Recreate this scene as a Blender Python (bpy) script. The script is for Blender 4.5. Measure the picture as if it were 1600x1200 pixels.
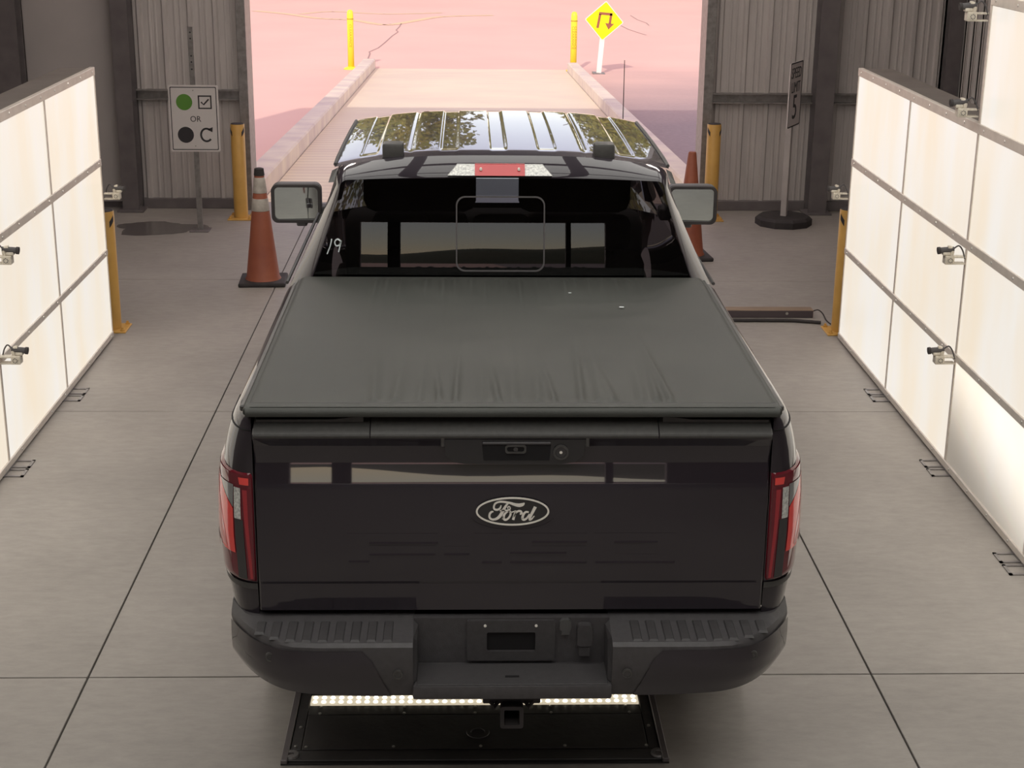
import bpy, bmesh, math, random
from mathutils import Vector, Matrix
PI = math.pi
for o in list(bpy.data.objects): bpy.data.objects.remove(o)
SC = bpy.context.scene
C = SC.collection

# ------------------------------------------------------------------ camera
F_PX, PITCH, YAW, ROLL, CAM_H = 2409.2, 0.312305, 0.0305912, -0.0104553, 3.12
def cam_axes():
    cp, sp = math.cos(PITCH), math.sin(PITCH)
    fwd = Vector((math.sin(YAW)*cp, math.cos(YAW)*cp, -sp))
    right = Vector((math.cos(YAW), -math.sin(YAW), 0))
    down = fwd.cross(right)
    c, s = math.cos(ROLL), math.sin(ROLL)
    return fwd, c*right + s*down, -s*right + c*down
FWD, RIGHT, DOWN = cam_axes()
cd = bpy.data.cameras.new('camera'); cam = bpy.data.objects.new('camera', cd); C.objects.link(cam)
cd.sensor_width = 36; cd.lens = F_PX*36/1600; cd.clip_end = 2000
up, back = -DOWN, -FWD
cam.matrix_world = Matrix(((RIGHT.x, up.x, back.x, 0), (RIGHT.y, up.y, back.y, 0), (RIGHT.z, up.z, back.z, CAM_H), (0, 0, 0, 1)))
SC.camera = cam
def ray(x, y): return FWD + (x-800)/F_PX*RIGHT + (y-600)/F_PX*DOWN
def at_y(x, y, Y):                       # the point of a pixel's ray at depth Y
    v = ray(x, y); t = Y/v.y; return Vector((v.x*t, Y, CAM_H+v.z*t))

# ------------------------------------------------------------------ sky, sun, exposure
SUN_EL = math.radians(31)
w = bpy.data.worlds.new('world'); SC.world = w; w.use_nodes = True
wn = w.node_tree.nodes; wl = w.node_tree.links
sky = wn.new('ShaderNodeTexSky'); sky.sky_type = 'NISHITA'; sky.sun_disc = False
sky.sun_elevation = SUN_EL; sky.sun_rotation = math.radians(194); sky.air_density = 1.0; sky.dust_density = .25; sky.altitude = 100
haze = wn.new('ShaderNodeMixRGB'); haze.inputs[0].default_value = .4; haze.inputs[2].default_value = (8.6, 6.1, 5.9, 1)
wl.new(sky.outputs[0], haze.inputs[1]); wl.new(haze.outputs[0], wn['Background'].inputs[0]); wn['Background'].inputs[1].default_value = 0.22
sd = bpy.data.lights.new('sun', 'SUN'); sd.energy = 2.5; sd.angle = 0.012; sd.color = (1.0, .93, .8)
sun = bpy.data.objects.new('sun', sd); C.objects.link(sun)
sdir = Vector((0.235*math.cos(SUN_EL), 0.972*math.cos(SUN_EL), -math.sin(SUN_EL)))
sun.rotation_euler = sdir.to_track_quat('-Z', 'Y').to_euler(); sun.location = (-8, -30, 20)
SC.view_settings.view_transform = 'Standard'; SC.view_settings.look = 'None'
SC.view_settings.exposure = 0; SC.view_settings.gamma = 1; SC.view_settings.use_curve_mapping = False
PANEL_E, CANOPY_E = 0.80, 2.1

# ------------------------------------------------------------------ materials
def pbsdf(name, col, rough=.5, metal=0, coat=0, spec=.5, coat_rough=.03):
    m = bpy.data.materials.new(name); m.use_nodes = True
    b = m.node_tree.nodes['Principled BSDF']
    b.inputs['Base Color'].default_value = (*col, 1); b.inputs['Roughness'].default_value = rough
    b.inputs['Metallic'].default_value = metal; b.inputs['Coat Weight'].default_value = coat
    b.inputs['Coat Roughness'].default_value = coat_rough; b.inputs['Specular IOR Level'].default_value = spec
    return m
def noisy(m, c1, c2, scale=5, detail=6, rough=None, bump=0, bscale=None, stretch=(1, 1, 1), coord='Object', lo=.3, hi=.7):
    nt = m.node_tree; n = nt.nodes; l = nt.links; b = n['Principled BSDF']
    tc = n.new('ShaderNodeTexCoord'); mp = n.new('ShaderNodeMapping'); mp.inputs['Scale'].default_value = stretch
    l.new(tc.outputs[coord], mp.inputs['Vector'])
    nz = n.new('ShaderNodeTexNoise'); nz.inputs['Scale'].default_value = scale; nz.inputs['Detail'].default_value = detail
    l.new(mp.outputs[0], nz.inputs['Vector'])
    r = n.new('ShaderNodeValToRGB'); r.color_ramp.elements[0].position = lo; r.color_ramp.elements[1].position = hi
    r.color_ramp.elements[0].color = (*c1, 1); r.color_ramp.elements[1].color = (*c2, 1)
    l.new(nz.outputs['Fac'], r.inputs[0]); l.new(r.outputs[0], b.inputs['Base Color'])
    if bump:
        nb = n.new('ShaderNodeTexNoise'); nb.inputs['Scale'].default_value = bscale or scale*6; nb.inputs['Detail'].default_value = 4
        l.new(mp.outputs[0], nb.inputs['Vector'])
        bp = n.new('ShaderNodeBump'); bp.inputs['Strength'].default_value = bump; bp.inputs['Distance'].default_value = .01
        l.new(nb.outputs['Fac'], bp.inputs['Height']); l.new(bp.outputs[0], b.inputs['Normal'])
    return m
def emis(name, col, strength):
    m = pbsdf(name, (0.6, .6, .58), .35); b = m.node_tree.nodes['Principled BSDF']
    b.inputs['Emission Color'].default_value = (*col, 1); b.inputs['Emission Strength'].default_value = strength
    return m
M = {}
def floor_mat():
    m = pbsdf('concrete_floor', (.3, .28, .26), .55); nt = m.node_tree; n = nt.nodes; l = nt.links; b = n['Principled BSDF']
    g = n.new('ShaderNodeNewGeometry')
    a = n.new('ShaderNodeTexNoise'); a.inputs['Scale'].default_value = .9; a.inputs['Detail'].default_value = 8; a.inputs['Roughness'].default_value = .62
    c = n.new('ShaderNodeTexNoise'); c.inputs['Scale'].default_value = 9; c.inputs['Detail'].default_value = 8; c.inputs['Roughness'].default_value = .7
    mp = n.new('ShaderNodeMapping'); mp.inputs['Scale'].default_value = (1.0, 2.4, 1); l.new(g.outputs['Position'], mp.inputs[0])
    l.new(g.outputs['Position'], a.inputs['Vector']); l.new(mp.outputs[0], c.inputs['Vector'])
    r1 = n.new('ShaderNodeValToRGB'); e = r1.color_ramp.elements
    e[0].position = .3; e[0].color = (.285, .258, .235, 1); e[1].position = .7; e[1].color = (.37, .338, .306, 1)
    r2 = n.new('ShaderNodeValToRGB'); e = r2.color_ramp.elements
    e[0].position = .28; e[0].color = (.8, .8, .8, 1); e[1].position = .62; e[1].color = (1.03, 1.03, 1.03, 1)
    l.new(a.outputs['Fac'], r1.inputs[0]); l.new(c.outputs['Fac'], r2.inputs[0])
    mx = n.new('ShaderNodeMixRGB'); mx.blend_type = 'MULTIPLY'; mx.inputs[0].default_value = .75
    l.new(r1.outputs[0], mx.inputs[1]); l.new(r2.outputs[0], mx.inputs[2]); l.new(mx.outputs[0], b.inputs['Base Color'])
    bp = n.new('ShaderNodeBump'); bp.inputs['Strength'].default_value = .12; bp.inputs['Distance'].default_value = .01
    l.new(c.outputs['Fac'], bp.inputs['Height']); l.new(bp.outputs[0], b.inputs['Normal'])
    return m
M['floor'] = floor_mat()
M['joint'] = pbsdf('joint_dirt', (.07, .065, .06), .9)
M['sheet'] = noisy(pbsdf('wall_sheet_metal', (.2, .18, .165), .55, 0), (.42, .388, .372), (.51, .47, .45), 3, stretch=(3, 3, .35))
M['drywall'] = noisy(pbsdf('smooth_wall', (.2, .18, .17), .6), (.42, .385, .372), (.46, .42, .405), 2)
M['steel'] = noisy(pbsdf('dark_steel', (.12, .105, .105), .45, .3), (.14, .122, .125), (.19, .168, .168), 6)
M['galv'] = noisy(pbsdf('galvanised', (.3, .29, .28), .4, .6), (.22, .205, .2), (.33, .31, .3), 20)
M['rail'] = noisy(pbsdf('panel_rail', (.36, .34, .31), .45, .2), (.64, .575, .51), (.74, .67, .6), 12)
M['box_dark'] = noisy(pbsdf('lightbox_back', (.12, .1, .09), .5), (.12, .1, .09), (.17, .145, .13), 4)
M['screw'] = pbsdf('screw', (.6, .58, .54), .3, .8)
M['yellow'] = noisy(pbsdf('safety_yellow', (.62, .33, .05), .45), (.54, .30, .07), (.62, .355, .09), 8)
M['black_plastic'] = noisy(pbsdf('black_plastic', (.03, .029, .031), .5), (.062, .057, .060), (.076, .071, .074), 40, bump=.15, bscale=300)
M['rubber'] = noisy(pbsdf('rubber', (.03, .025, .026), .75), (.024, .019, .02), (.04, .034, .034), 10)
M['white'] = pbsdf('white_sign', (.62, .58, .56), .4)
M['ink'] = pbsdf('black_ink', (.03, .027, .03), .5)
M['green'] = pbsdf('green_print', (.10, .25, .035), .5)
M['camera_body'] = noisy(pbsdf('camera_body', (.62, .57, .48), .45), (.52, .47, .39), (.72, .66, .56), 60)
M['orange'] = noisy(pbsdf('cone_orange', (.42, .11, .05), .55), (.25, .065, .035), (.34, .10, .05), 5)
M['reflect'] = noisy(pbsdf('cone_collar', (.5, .45, .4), .5), (.35, .31, .27), (.6, .55, .49), 14)
M['wood'] = noisy(pbsdf('timber', (.2, .14, .1), .6), (.19, .13, .09), (.3, .21, .14), 4, stretch=(1, 8, 8))
M['water'] = pbsdf('wet_floor', (.10, .088, .084), .22)

# ------------------------------------------------------------------ mesh helpers
def wpos(p):
    v = Vector((0, 0, 0))
    while p is not None: v += p.location; p = p.parent
    return v
def put(name, verts, faces, mat, parent=None, smooth=False, local=False, autosm=None):
    if parent is not None and not local:
        off = wpos(parent); verts = [(v[0]-off.x, v[1]-off.y, v[2]-off.z) for v in verts]
    me = bpy.data.meshes.new(name); me.from_pydata([tuple(v) for v in verts], [], faces); me.update()
    o = bpy.data.objects.new(name, me); C.objects.link(o)
    if mat is not None: me.materials.append(M[mat] if isinstance(mat, str) else mat)
    if smooth: me.shade_smooth()
    if autosm: me.shade_smooth(); me.set_sharp_from_angle(angle=math.radians(autosm))
    o.parent = parent
    return o
class MB:
    """collects shapes, then builds ONE mesh object"""
    def __init__(s): s.v = []; s.f = []
    def add(s, v, f):
        b = len(s.v); s.v += [tuple(p) for p in v]; s.f += [tuple(i+b for i in q) for q in f]; return s
    def box(s, x0, x1, y0, y1, z0, z1, ch=0):
        if ch <= 0:
            v = [(x, y, z) for z in (z0, z1) for y in (y0, y1) for x in (x0, x1)]
            return s.add(v, [(0, 2, 3, 1), (4, 5, 7, 6), (0, 1, 5, 4), (2, 6, 7, 3), (0, 4, 6, 2), (1, 3, 7, 5)])
        bm = bmesh.new(); bmesh.ops.create_cube(bm, size=1)
        for q in bm.verts: q.co = Vector(((x0+x1)/2+q.co.x*(x1-x0), (y0+y1)/2+q.co.y*(y1-y0), (z0+z1)/2+q.co.z*(z1-z0)))
        bmesh.ops.bevel(bm, geom=bm.edges[:], offset=ch, segments=2 if ch > .004 else 1, profile=.5, affect='EDGES')
        bm.verts.index_update(); v = [tuple(q.co) for q in bm.verts]; f = [tuple(q.index for q in p.verts) for p in bm.faces]; bm.free()
        return s.add(v, f)
    def tube(s, pts, r, n=8, cap=True):
        pts = [Vector(p) for p in pts]; rs = r if isinstance(r, (list, tuple)) else [r]*len(pts); v = []; f = []
        pu = None
        for i, p in enumerate(pts):
            d = (pts[min(i+1, len(pts)-1)]-pts[max(i-1, 0)]).normalized()
            if pu is None: pu = d.orthogonal().normalized()
            pu = (pu-d*pu.dot(d)).normalized(); pw = d.cross(pu)
            for k in range(n):
                a = 2*PI*k/n; v.append(p+rs[i]*(math.cos(a)*pu+math.sin(a)*pw))
        for i in range(len(pts)-1):
            for k in range(n): f.append((i*n+k, i*n+(k+1) % n, (i+1)*n+(k+1) % n, (i+1)*n+k))
        if cap: f.append(tuple(range(n))[::-1]); f.append(tuple((len(pts)-1)*n+k for k in range(n)))
        return s.add(v, f)
    def lathe(s, prof, n=24, c=(0, 0, 0)):          # prof: (r, z)
        v = []; f = []
        for r, z in prof:
            for k in range(n): a = 2*PI*k/n; v.append((c[0]+r*math.cos(a), c[1]+r*math.sin(a), c[2]+z))
        for i in range(len(prof)-1):
            for k in range(n): f.append((i*n+k, i*n+(k+1) % n, (i+1)*n+(k+1) % n, (i+1)*n+k))
        f.append(tuple(range(n))[::-1]); f.append(tuple((len(prof)-1)*n+k for k in range(n)))
        return s.add(v, f)
    def prism(s, poly, y0, y1):                     # polygon in (x,z), extruded along y
        n = len(poly); v = [(x, y0, z) for x, z in poly]+[(x, y1, z) for x, z in poly]
        f = [tuple(range(n)), tuple(range(2*n-1, n-1, -1))]+[(i, n+i, n+(i+1) % n, (i+1) % n) for i in range(n)]
        return s.add(v, f)
    def ring(s, outer, inner, y0, y1):              # frame between two (x,z) outlines with equal counts
        n = len(outer); v = [(x, y0, z) for x, z in outer]+[(x, y0, z) for x, z in inner]+[(x, y1, z) for x, z in outer]+[(x, y1, z) for x, z in inner]; f = []
        for i in range(n):
            j = (i+1) % n
            f += [(i, j, n+j, n+i), (2*n+i, 3*n+i, 3*n+j, 2*n+j), (i, 2*n+i, 2*n+j, j), (n+i, n+j, 3*n+j, 3*n+i)]
        return s.add(v, f)
    def grid(s, fn, nu, nv):
        v = [fn(i/nu, j/nv) for j in range(nv+1) for i in range(nu+1)]
        f = [(j*(nu+1)+i, j*(nu+1)+i+1, (j+1)*(nu+1)+i+1, (j+1)*(nu+1)+i) for j in range(nv) for i in range(nu)]
        return s.add(v, f)
    def strip(s, pts, ws, y0, y1):                  # ribbon of varying width in (x,z) with thickness in y
        n = len(pts); L = []; R = []
        for i, p in enumerate(pts):
            a = pts[max(i-1, 0)]; b = pts[min(i+1, n-1)]; dx, dz = b[0]-a[0], b[1]-a[1]; q = math.hypot(dx, dz) or 1
            nx, nz = -dz/q, dx/q; wd = (ws[i] if isinstance(ws, (list, tuple)) else ws)/2
            L.append((p[0]+nx*wd, p[1]+nz*wd)); R.append((p[0]-nx*wd, p[1]-nz*wd))
        for i in range(n-1): s.prism([L[i], R[i], R[i+1], L[i+1]], y0, y1)
        return s
    def build(s, name, mat, parent=None, **k): return put(name, s.v, s.f, mat, parent, **k)
def tag(o, label, cat, group=None):
    o['label'] = label; o['category'] = cat
    if group: o['group'] = group
    return o
def struct(o, label=None):
    o['kind'] = 'structure'
    if label: o['label'] = label
    return o
def empty(name, loc, rz=0):
    o = bpy.data.objects.new(name, None); C.objects.link(o); o.location = loc; o.rotation_euler = (0, 0, rz); o.empty_display_size = .1
    return o
def thing(name, label, cat, loc, rz=0, group=None): return tag(empty(name, loc, rz), label, cat, group)
def dup(root, loc, rz, label):
    r = root.copy(); C.objects.link(r); r.location = loc; r.rotation_euler = (0, 0, rz); r['label'] = label
    for ch in list(root.children):
        c = ch.copy(); C.objects.link(c); c.parent = r
        for g in ch.children:
            d = g.copy(); C.objects.link(d); d.parent = c
    return r
def circ(cx, cz, r, n=32, rz=None): return [(cx+r*math.cos(2*PI*k/n), cz+(rz or r)*math.sin(2*PI*k/n)) for k in range(n)]
def rrect(x0, x1, z0, z1, r, n=5):
    P = []
    for cx, cz, a in ((x1-r, z1-r, 0), (x0+r, z1-r, 90), (x0+r, z0+r, 180), (x1-r, z0+r, 270)):
        for k in range(n+1): t = math.radians(a+90*k/n); P.append((cx+r*math.cos(t), cz+r*math.sin(t)))
    return P
def smooth_line(P, n=6):
    out = []
    for i in range(len(P)-1):
        a = P[max(i-1, 0)]; b = P[i]; c = P[i+1]; d = P[min(i+2, len(P)-1)]
        for k in range(n):
            t = k/n
            out.append(tuple(.5*((2*b[j])+(-a[j]+c[j])*t+(2*a[j]-5*b[j]+4*c[j]-d[j])*t*t+(-a[j]+3*b[j]-3*c[j]+d[j])*t**3) for j in range(len(b))))
    out.append(tuple(P[-1])); return out
def text_mesh(body, size, depth):
    cu = bpy.data.curves.new('txt', 'FONT'); cu.body = body; cu.size = size; cu.extrude = depth; cu.align_x = 'CENTER'; cu.align_y = 'CENTER'; cu.resolution_u = 3
    t = bpy.data.objects.new('txt', cu); C.objects.link(t); bpy.context.view_layer.update()
    me = bpy.data.meshes.new_from_object(t.evaluated_get(bpy.context.evaluated_depsgraph_get()))
    v = [(q.co.x, -q.co.z, q.co.y) for q in me.vertices]; f = [tuple(p.vertices) for p in me.polygons]
    bpy.data.objects.remove(t); bpy.data.curves.remove(cu); bpy.data.meshes.remove(me)
    return v, f                                                   # in the x,z plane, facing -y
def text(name, body, size, cx, cz, y, mat, parent, sx=1, sz=1, rot=0, depth=.001):
    v, f = text_mesh(body, size, depth); c, s = math.cos(rot), math.sin(rot)
    v = [((x*sx*c-z*sz*s)+cx, yy+y, (x*sx*s+z*sz*c)+cz) for x, yy, z in v]
    return put(name, v, f, mat, parent, local=True)

# ================================================================== THE SETTING
WALL_Y = 15.4
XE = [-5.3, -4.81, -1.56, 1.69, 4.9]; YE = [-10.0, -7.75, -4.38, -1.01, 2.36, 5.72, 9.10, 12.46, 15.75]
floor = struct(MB().box(-5.4, 5.0, -10.1, 15.76, -.2, -.012).build('floor', 'joint'))
slab_c = {}
for i in range(4):
    for j in range(8):
        cx, cy = (XE[i]+XE[i+1])/2, (YE[j]+YE[j+1])/2; hx, hy = (XE[i+1]-XE[i])/2-.004, (YE[j+1]-YE[j])/2-.004
        key = (round(hx, 3), round(hy, 3))
        if key not in slab_c:
            o = MB().box(-hx, hx, -hy, hy, -.013, 0, .002).build('slab', 'floor', floor, local=True); slab_c[key] = o.data
        else:
            o = bpy.data.objects.new('slab', slab_c[key]); C.objects.link(o); o.parent = floor
        o.location = (cx, cy, 0)
def sheet_profile(a0, a1, pitch=.245):            # ribbed sheet: (along, depth) outline, ribs stand proud
    P = [(a0, 0)]; x = a0+.03
    while x+.08 < a1:
        P += [(x, 0), (x+.014, .026), (x+.048, .026), (x+.062, 0)]
        for q in (.115, .17):
            if x+q+.03 < a1: P += [(x+q, 0), (x+q+.007, .006), (x+q+.02, .006), (x+q+.027, 0)]
        x += pitch
    P.append((a1, 0)); return P
def sheet(x0, x1, z0, z1, y, parent):
    P = sheet_profile(x0, x1); v = [(x, y-d, z) for z in (z0, z1) for x, d in P]; n = len(P)
    return put('wall_sheet', v, [(i, i+1, n+i+1, n+i) for i in range(n-1)], 'sheet', parent)
# back wall with the exit door opening
wb = MB().box(-5.4, -2.2, 15.46, 15.7, 0, 6.1).box(2.4, 4.95, 15.46, 15.7, 0, 6.1).box(-2.2, 2.4, 15.46, 15.7, 4.0, 6.1)
wall_back = struct(wb.build('wall_back', 'steel'))
for x0, x1 in ((-3.25, -2.23), (2.43, 3.43), (3.61, 4.72)):
    sheet(x0, x1, .10, 1.085, 15.45, wall_back); sheet(x0, x1, 1.185, 3.6, 15.45, wall_back)
    MB().box(x0, x1, 15.37, 15.45, 1.085, 1.098).box(x0, x1, 15.37, 15.45, 1.172, 1.185).box(x0, x1, 15.425, 15.45, 1.09, 1.18).build('girt', 'galv', wall_back)
    MB().box(x0, x1, 15.40, 15.46, .0, .10, .004).build('base_channel', 'steel', wall_back)
for x0, x1, y0 in ((-3.42, -3.26, 15.22), (3.43, 3.61, 15.22), (4.70, 4.84, 15.25), (-4.58, -4.30, 15.15)):
    # H section columns
    m = MB().box(x0, x1, y0, y0+.018, 0, 5.6).box(x0, x1, y0+.2, y0+.218, 0, 5.6).box((x0+x1)/2-.008, (x0+x1)/2+.008, y0+.018, y0+.2, 0, 5.6)
    c = m.build('column', 'steel', wall_back); MB().box(x0-.05, x1+.05, y0-.05, y0+.26, 0, .02, .003).build('base_plate', 'steel', c)
for x0, x1 in ((-2.24, -2.15), (2.335, 2.43)):
    MB().box(x0, x1, 15.33, 15.72, 0, 4.0, .004).build('door_jamb', 'galv', wall_back)
MB().box(-2.24, 2.43, 15.33, 15.72, 3.96, 4.1, .004).build('door_header', 'galv', wall_back)
put('smooth_panel', [(-4.30, 15.40, .07), (-3.42, 15.40, .07), (-3.42, 15.40, 5.5), (-4.30, 15.40, 5.5), (-4.30, 15.46, .07), (-3.42, 15.46, .07), (-3.42, 15.46, 5.5), (-4.30, 15.46, 5.5)],
    [(0, 1, 2, 3), (0, 3, 7, 4), (1, 5, 6, 2), (3, 2, 6, 7), (0, 4, 5, 1)], 'drywall', wall_back)
M['dark_glass'] = pbsdf('dark_window', (.05, .06, .055), .15)
win = struct(MB().box(-5.3, -4.66, 15.40, 15.44, .9, 2.6).build('window_1', 'dark_glass'))
MB().box(-5.3, -4.60, 15.37, 15.46, .82, .9).box(-5.3, -4.60, 15.37, 15.46, 2.6, 2.68).box(-4.66, -4.60, 15.37, 15.46, .9, 2.6).build('window_frame', 'steel', win)
# side walls, entrance wall behind the camera, roof
P = sheet_profile(-10, 15.4); n = len(P)
wr = put('wall_right', [(4.86-d, y, z) for z in (0, 5.6) for y, d in P], [(i, n+i, n+i+1, i+1) for i in range(n-1)], 'sheet'); struct(wr)
struct(MB().box(-5.4, -5.3, -10, 15.46, 0, 3.0).box(-4.36, -4.30, -10, 15.1, 2.9, 6.1).build('wall_left', 'drywall'))
wf = struct(MB().box(-5.4, -2.3, -10.2, -10, 0, 6.1).box(2.6, 4.95, -10.2, -10, 0, 6.1).box(-2.3, 2.6, -10.2, -10, 3.3, 6.1).build('wall_front', 'drywall'))
for x0, x1 in ((-1.75, -1.5), (1.8, 1.9)): MB().box(x0, x1, -10.15, -9.98, 0, 3.3).build('door_post', 'steel', wf)
ceil = struct(MB().box(-4.36, 4.95, -10.2, 15.7, 5.6, 6.1).build('ceiling', 'drywall'))
MB().box(-5.4, -4.3, -10.2, 15.7, 2.95, 3.05).build('annex_roof', 'drywall', ceil)
for y in (-7, -3, 1, 5, 9, 13): MB().box(-4.3, 4.85, y-.09, y+.09, 5.3, 5.6).build('beam', 'steel', ceil)
struct(MB().box(4.86, 4.95, -10, 15.46, 0, 5.6).build('wall_right_cladding', 'steel'))

# ------------------------------------------------------------------ outside, exit side
SLOPE, Y0, YR = .0445, 15.9, 36.0
def gz(Y): return 0 if Y < Y0 else -(min(Y, YR)-Y0)*SLOPE
def lot_mat():
    m = pbsdf('lot_pavement', (.7, .5, .45), .8); nt = m.node_tree; n = nt.nodes; l = nt.links; b = n['Principled BSDF']
    g = n.new('ShaderNodeNewGeometry'); sx = n.new('ShaderNodeSeparateXYZ'); l.new(g.outputs['Position'], sx.inputs[0])
    nz = n.new('ShaderNodeTexNoise'); nz.inputs['Scale'].default_value = .35; nz.inputs['Detail'].default_value = 8
    fine = n.new('ShaderNodeTexNoise'); fine.inputs['Scale'].default_value = 14; fine.inputs['Detail'].default_value = 5
    l.new(g.outputs['Position'], nz.inputs['Vector']); l.new(g.outputs['Position'], fine.inputs['Vector'])
    r = n.new('ShaderNodeValToRGB'); e = r.color_ramp.elements
    e[0].position = .3; e[0].color = (.80, .50, .42, 1); e[1].position = .7; e[1].color = (.86, .55, .455, 1)
    l.new(nz.outputs['Fac'], r.inputs[0])
    # the patch of darker asphalt to the right of the ramp
    ad = n.new('ShaderNodeMath'); ad.operation = 'MULTIPLY_ADD'; ad.inputs[1].default_value = 6.0; l.new(nz.outputs['Fac'], ad.inputs[0]); l.new(sx.outputs['Y'], ad.inputs[2])
    mr = n.new('ShaderNodeMapRange'); mr.inputs['From Min'].default_value = 27; mr.inputs['From Max'].default_value = 41; mr.inputs['To Min'].default_value = 1; mr.inputs['To Max'].default_value = 0
    l.new(ad.outputs[0], mr.inputs['Value'])
    xr = n.new('ShaderNodeMapRange'); xr.inputs['From Min'].default_value = 2.4; xr.inputs['From Max'].default_value = 2.6; l.new(sx.outputs['X'], xr.inputs['Value'])
    mu = n.new('ShaderNodeMath'); mu.operation = 'MULTIPLY'; l.new(mr.outputs[0], mu.inputs[0]); l.new(xr.outputs[0], mu.inputs[1])
    rf = n.new('ShaderNodeValToRGB'); e = rf.color_ramp.elements
    e[0].position = .35; e[0].color = (.30, .225, .225, 1); e[1].position = .75; e[1].color = (.36, .27, .265, 1); l.new(fine.outputs['Fac'], rf.inputs[0])
    mx = n.new('ShaderNodeMixRGB'); l.new(mu.outputs[0], mx.inputs[0]); l.new(r.outputs[0], mx.inputs[1]); l.new(rf.outputs[0], mx.inputs[2])
    l.new(mx.outputs[0], b.inputs['Base Color'])
    return m
M['lot'] = lot_mat()
def ramp_mat():
    m = pbsdf('ramp_concrete', (.8, .65, .5), .75); nt = m.node_tree; n = nt.nodes; l = nt.links; b = n['Principled BSDF']
    g = n.new('ShaderNodeNewGeometry'); sx = n.new('ShaderNodeSeparateXYZ'); l.new(g.outputs['Position'], sx.inputs[0])
    md = n.new('ShaderNodeMath'); md.operation = 'MODULO'; md.inputs[1].default_value = .26; l.new(sx.outputs['Y'], md.inputs[0])
    mr = n.new('ShaderNodeMapRange'); mr.inputs['From Min'].default_value = .022; mr.inputs['From Max'].default_value = .034; l.new(md.outputs[0], mr.inputs['Value'])
    nz = n.new('ShaderNodeTexNoise'); nz.inputs['Scale'].default_value = .7; nz.inputs['Detail'].default_value = 8; l.new(g.outputs['Position'], nz.inputs['Vector'])
    r = n.new('ShaderNodeValToRGB'); e = r.color_ramp.elements
    e[0].position = .3; e[0].color = (.78, .64, .50, 1); e[1].position = .7; e[1].color = (.86, .74, .55, 1); l.new(nz.outputs['Fac'], r.inputs[0])
    mx = n.new('ShaderNodeMixRGB'); mx.inputs[1].default_value = (.62, .50, .40, 1); l.new(mr.outputs[0], mx.inputs[0]); l.new(r.outputs[0], mx.inputs[2]); l.new(mx.outputs[0], b.inputs['Base Color'])
    bp = n.new('ShaderNodeBump'); bp.inputs['Strength'].default_value = .6; bp.inputs['Distance'].default_value = .008; l.new(mr.outputs[0], bp.inputs['Height']); l.new(bp.outputs[0], b.inputs['Normal'])
    return m
M['ramp'] = ramp_mat()
M['kerb'] = noisy(pbsdf('kerb_concrete', (.8, .66, .55), .8), (.66, .54, .48), (.84, .73, .58), 2.2, detail=9, bump=.3, bscale=25)
lot = MB()
for x0, x1, d in ((-60, 60, .02),): 
    lot.add([(x0, 15.75, -d), (x1, 15.75, -d), (x1, Y0, -d), (x0, Y0, -d), (x1, YR, gz(YR)-d), (x0, YR, gz(YR)-d), (x1, 62, gz(YR)-d), (x0, 62, gz(YR)-d), (x1, 140, gz(YR)-d), (x0, 140, gz(YR)-d)],
            [(0, 1, 2, 3), (3, 2, 4, 5), (5, 4, 6, 7), (7, 6, 8, 9)])
lot = struct(lot.build('parking_lot', 'lot'), 'pale pinkish pavement of the lot outside the exit door')
ramp = MB().add([(-2.11, 15.76, 0), (2.25, 15.76, 0), (2.25, Y0, 0), (-2.11, Y0, 0), (2.25, YR, gz(YR)), (-2.11, YR, gz(YR)), (-2.11, 15.76, -.1), (2.25, 15.76, -.1), (2.25, YR, gz(YR)-.1), (-2.11, YR, gz(YR)-.1)],
     [(0, 1, 2, 3), (3, 2, 4, 5), (0, 6, 7, 1), (5, 4, 8, 9)])
ramp = struct(ramp.build('ramp', 'ramp'), 'grooved pale concrete ramp sloping down from the exit door')
for x0, x1, y1, h, lab in ((-2.40, -2.12, 36.2, .20, 'long concrete kerb on the left edge of the ramp'), (2.26, 2.50, 35.4, .20, 'long concrete kerb on the right edge of the ramp')):
    ys = [15.74, Y0]+[Y0+(y1-Y0)*k/12 for k in range(1, 13)]; v = []; f = []
    pr = [(x0, -.05), (x0, h-.02), (x0+.02, h), (x1-.02, h), (x1, h-.02), (x1, -.05)]
    for y in ys: v += [(x, y, gz(y)+z) for x, z in pr]
    for i in range(len(ys)-1): f += [(i*6+k, i*6+k+1, i*6+k+7, i*6+k+6) for k in range(5)]
    f += [tuple(range(6)), tuple(range(len(v)-1, len(v)-7, -1))]
    struct(put('kerb', v, f, 'kerb'), lab)
M['crack'] = pbsdf('crack', (.42, .27, .24), .9); M['seam'] = pbsdf('seam_yellow', (.84, .60, .36), .8)
def lot_line(px, wd, name, mat):
    m = MB(); pts = []
    for x, y in px:
        v = ray(x, y); t = (gz(YR)-.018-CAM_H)/v.z; pts.append((v.x*t, v.y*t))
    pts = smooth_line(pts, 3) if mat == 'seam' else pts
    for a, b in zip(pts[:-1], pts[1:]):
        d = Vector((b[0]-a[0], b[1]-a[1])).normalized(); nx, ny = -d.y*wd/2, d.x*wd/2; z = gz(YR)-.014
        m.add([(a[0]+nx, a[1]+ny, z), (a[0]-nx, a[1]-ny, z), (b[0]-nx, b[1]-ny, z), (b[0]+nx, b[1]+ny, z)], [(0, 1, 2, 3)])
    m.build(name, mat, lot)
lot_line([(575, 92), (578, 84), (577, 81), (591, 75), (601, 67), (613, 56), (622, 50), (619, 47), (624, 42), (627, 37)], .035, 'crack', 'crack')
lot_line([(970, 40), (982, 46), (1000, 52), (1010, 55)], .03, 'crack', 'crack')
lot_line([(985, 24), (996, 31), (1010, 36), (1014, 40)], .03, 'crack', 'crack')
lot_line([(398, 17), (450, 22), (500, 29), (550, 31), (600, 39), (640, 34), (690, 26), (770, 24)], .3, 'seam_line', 'seam')
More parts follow.
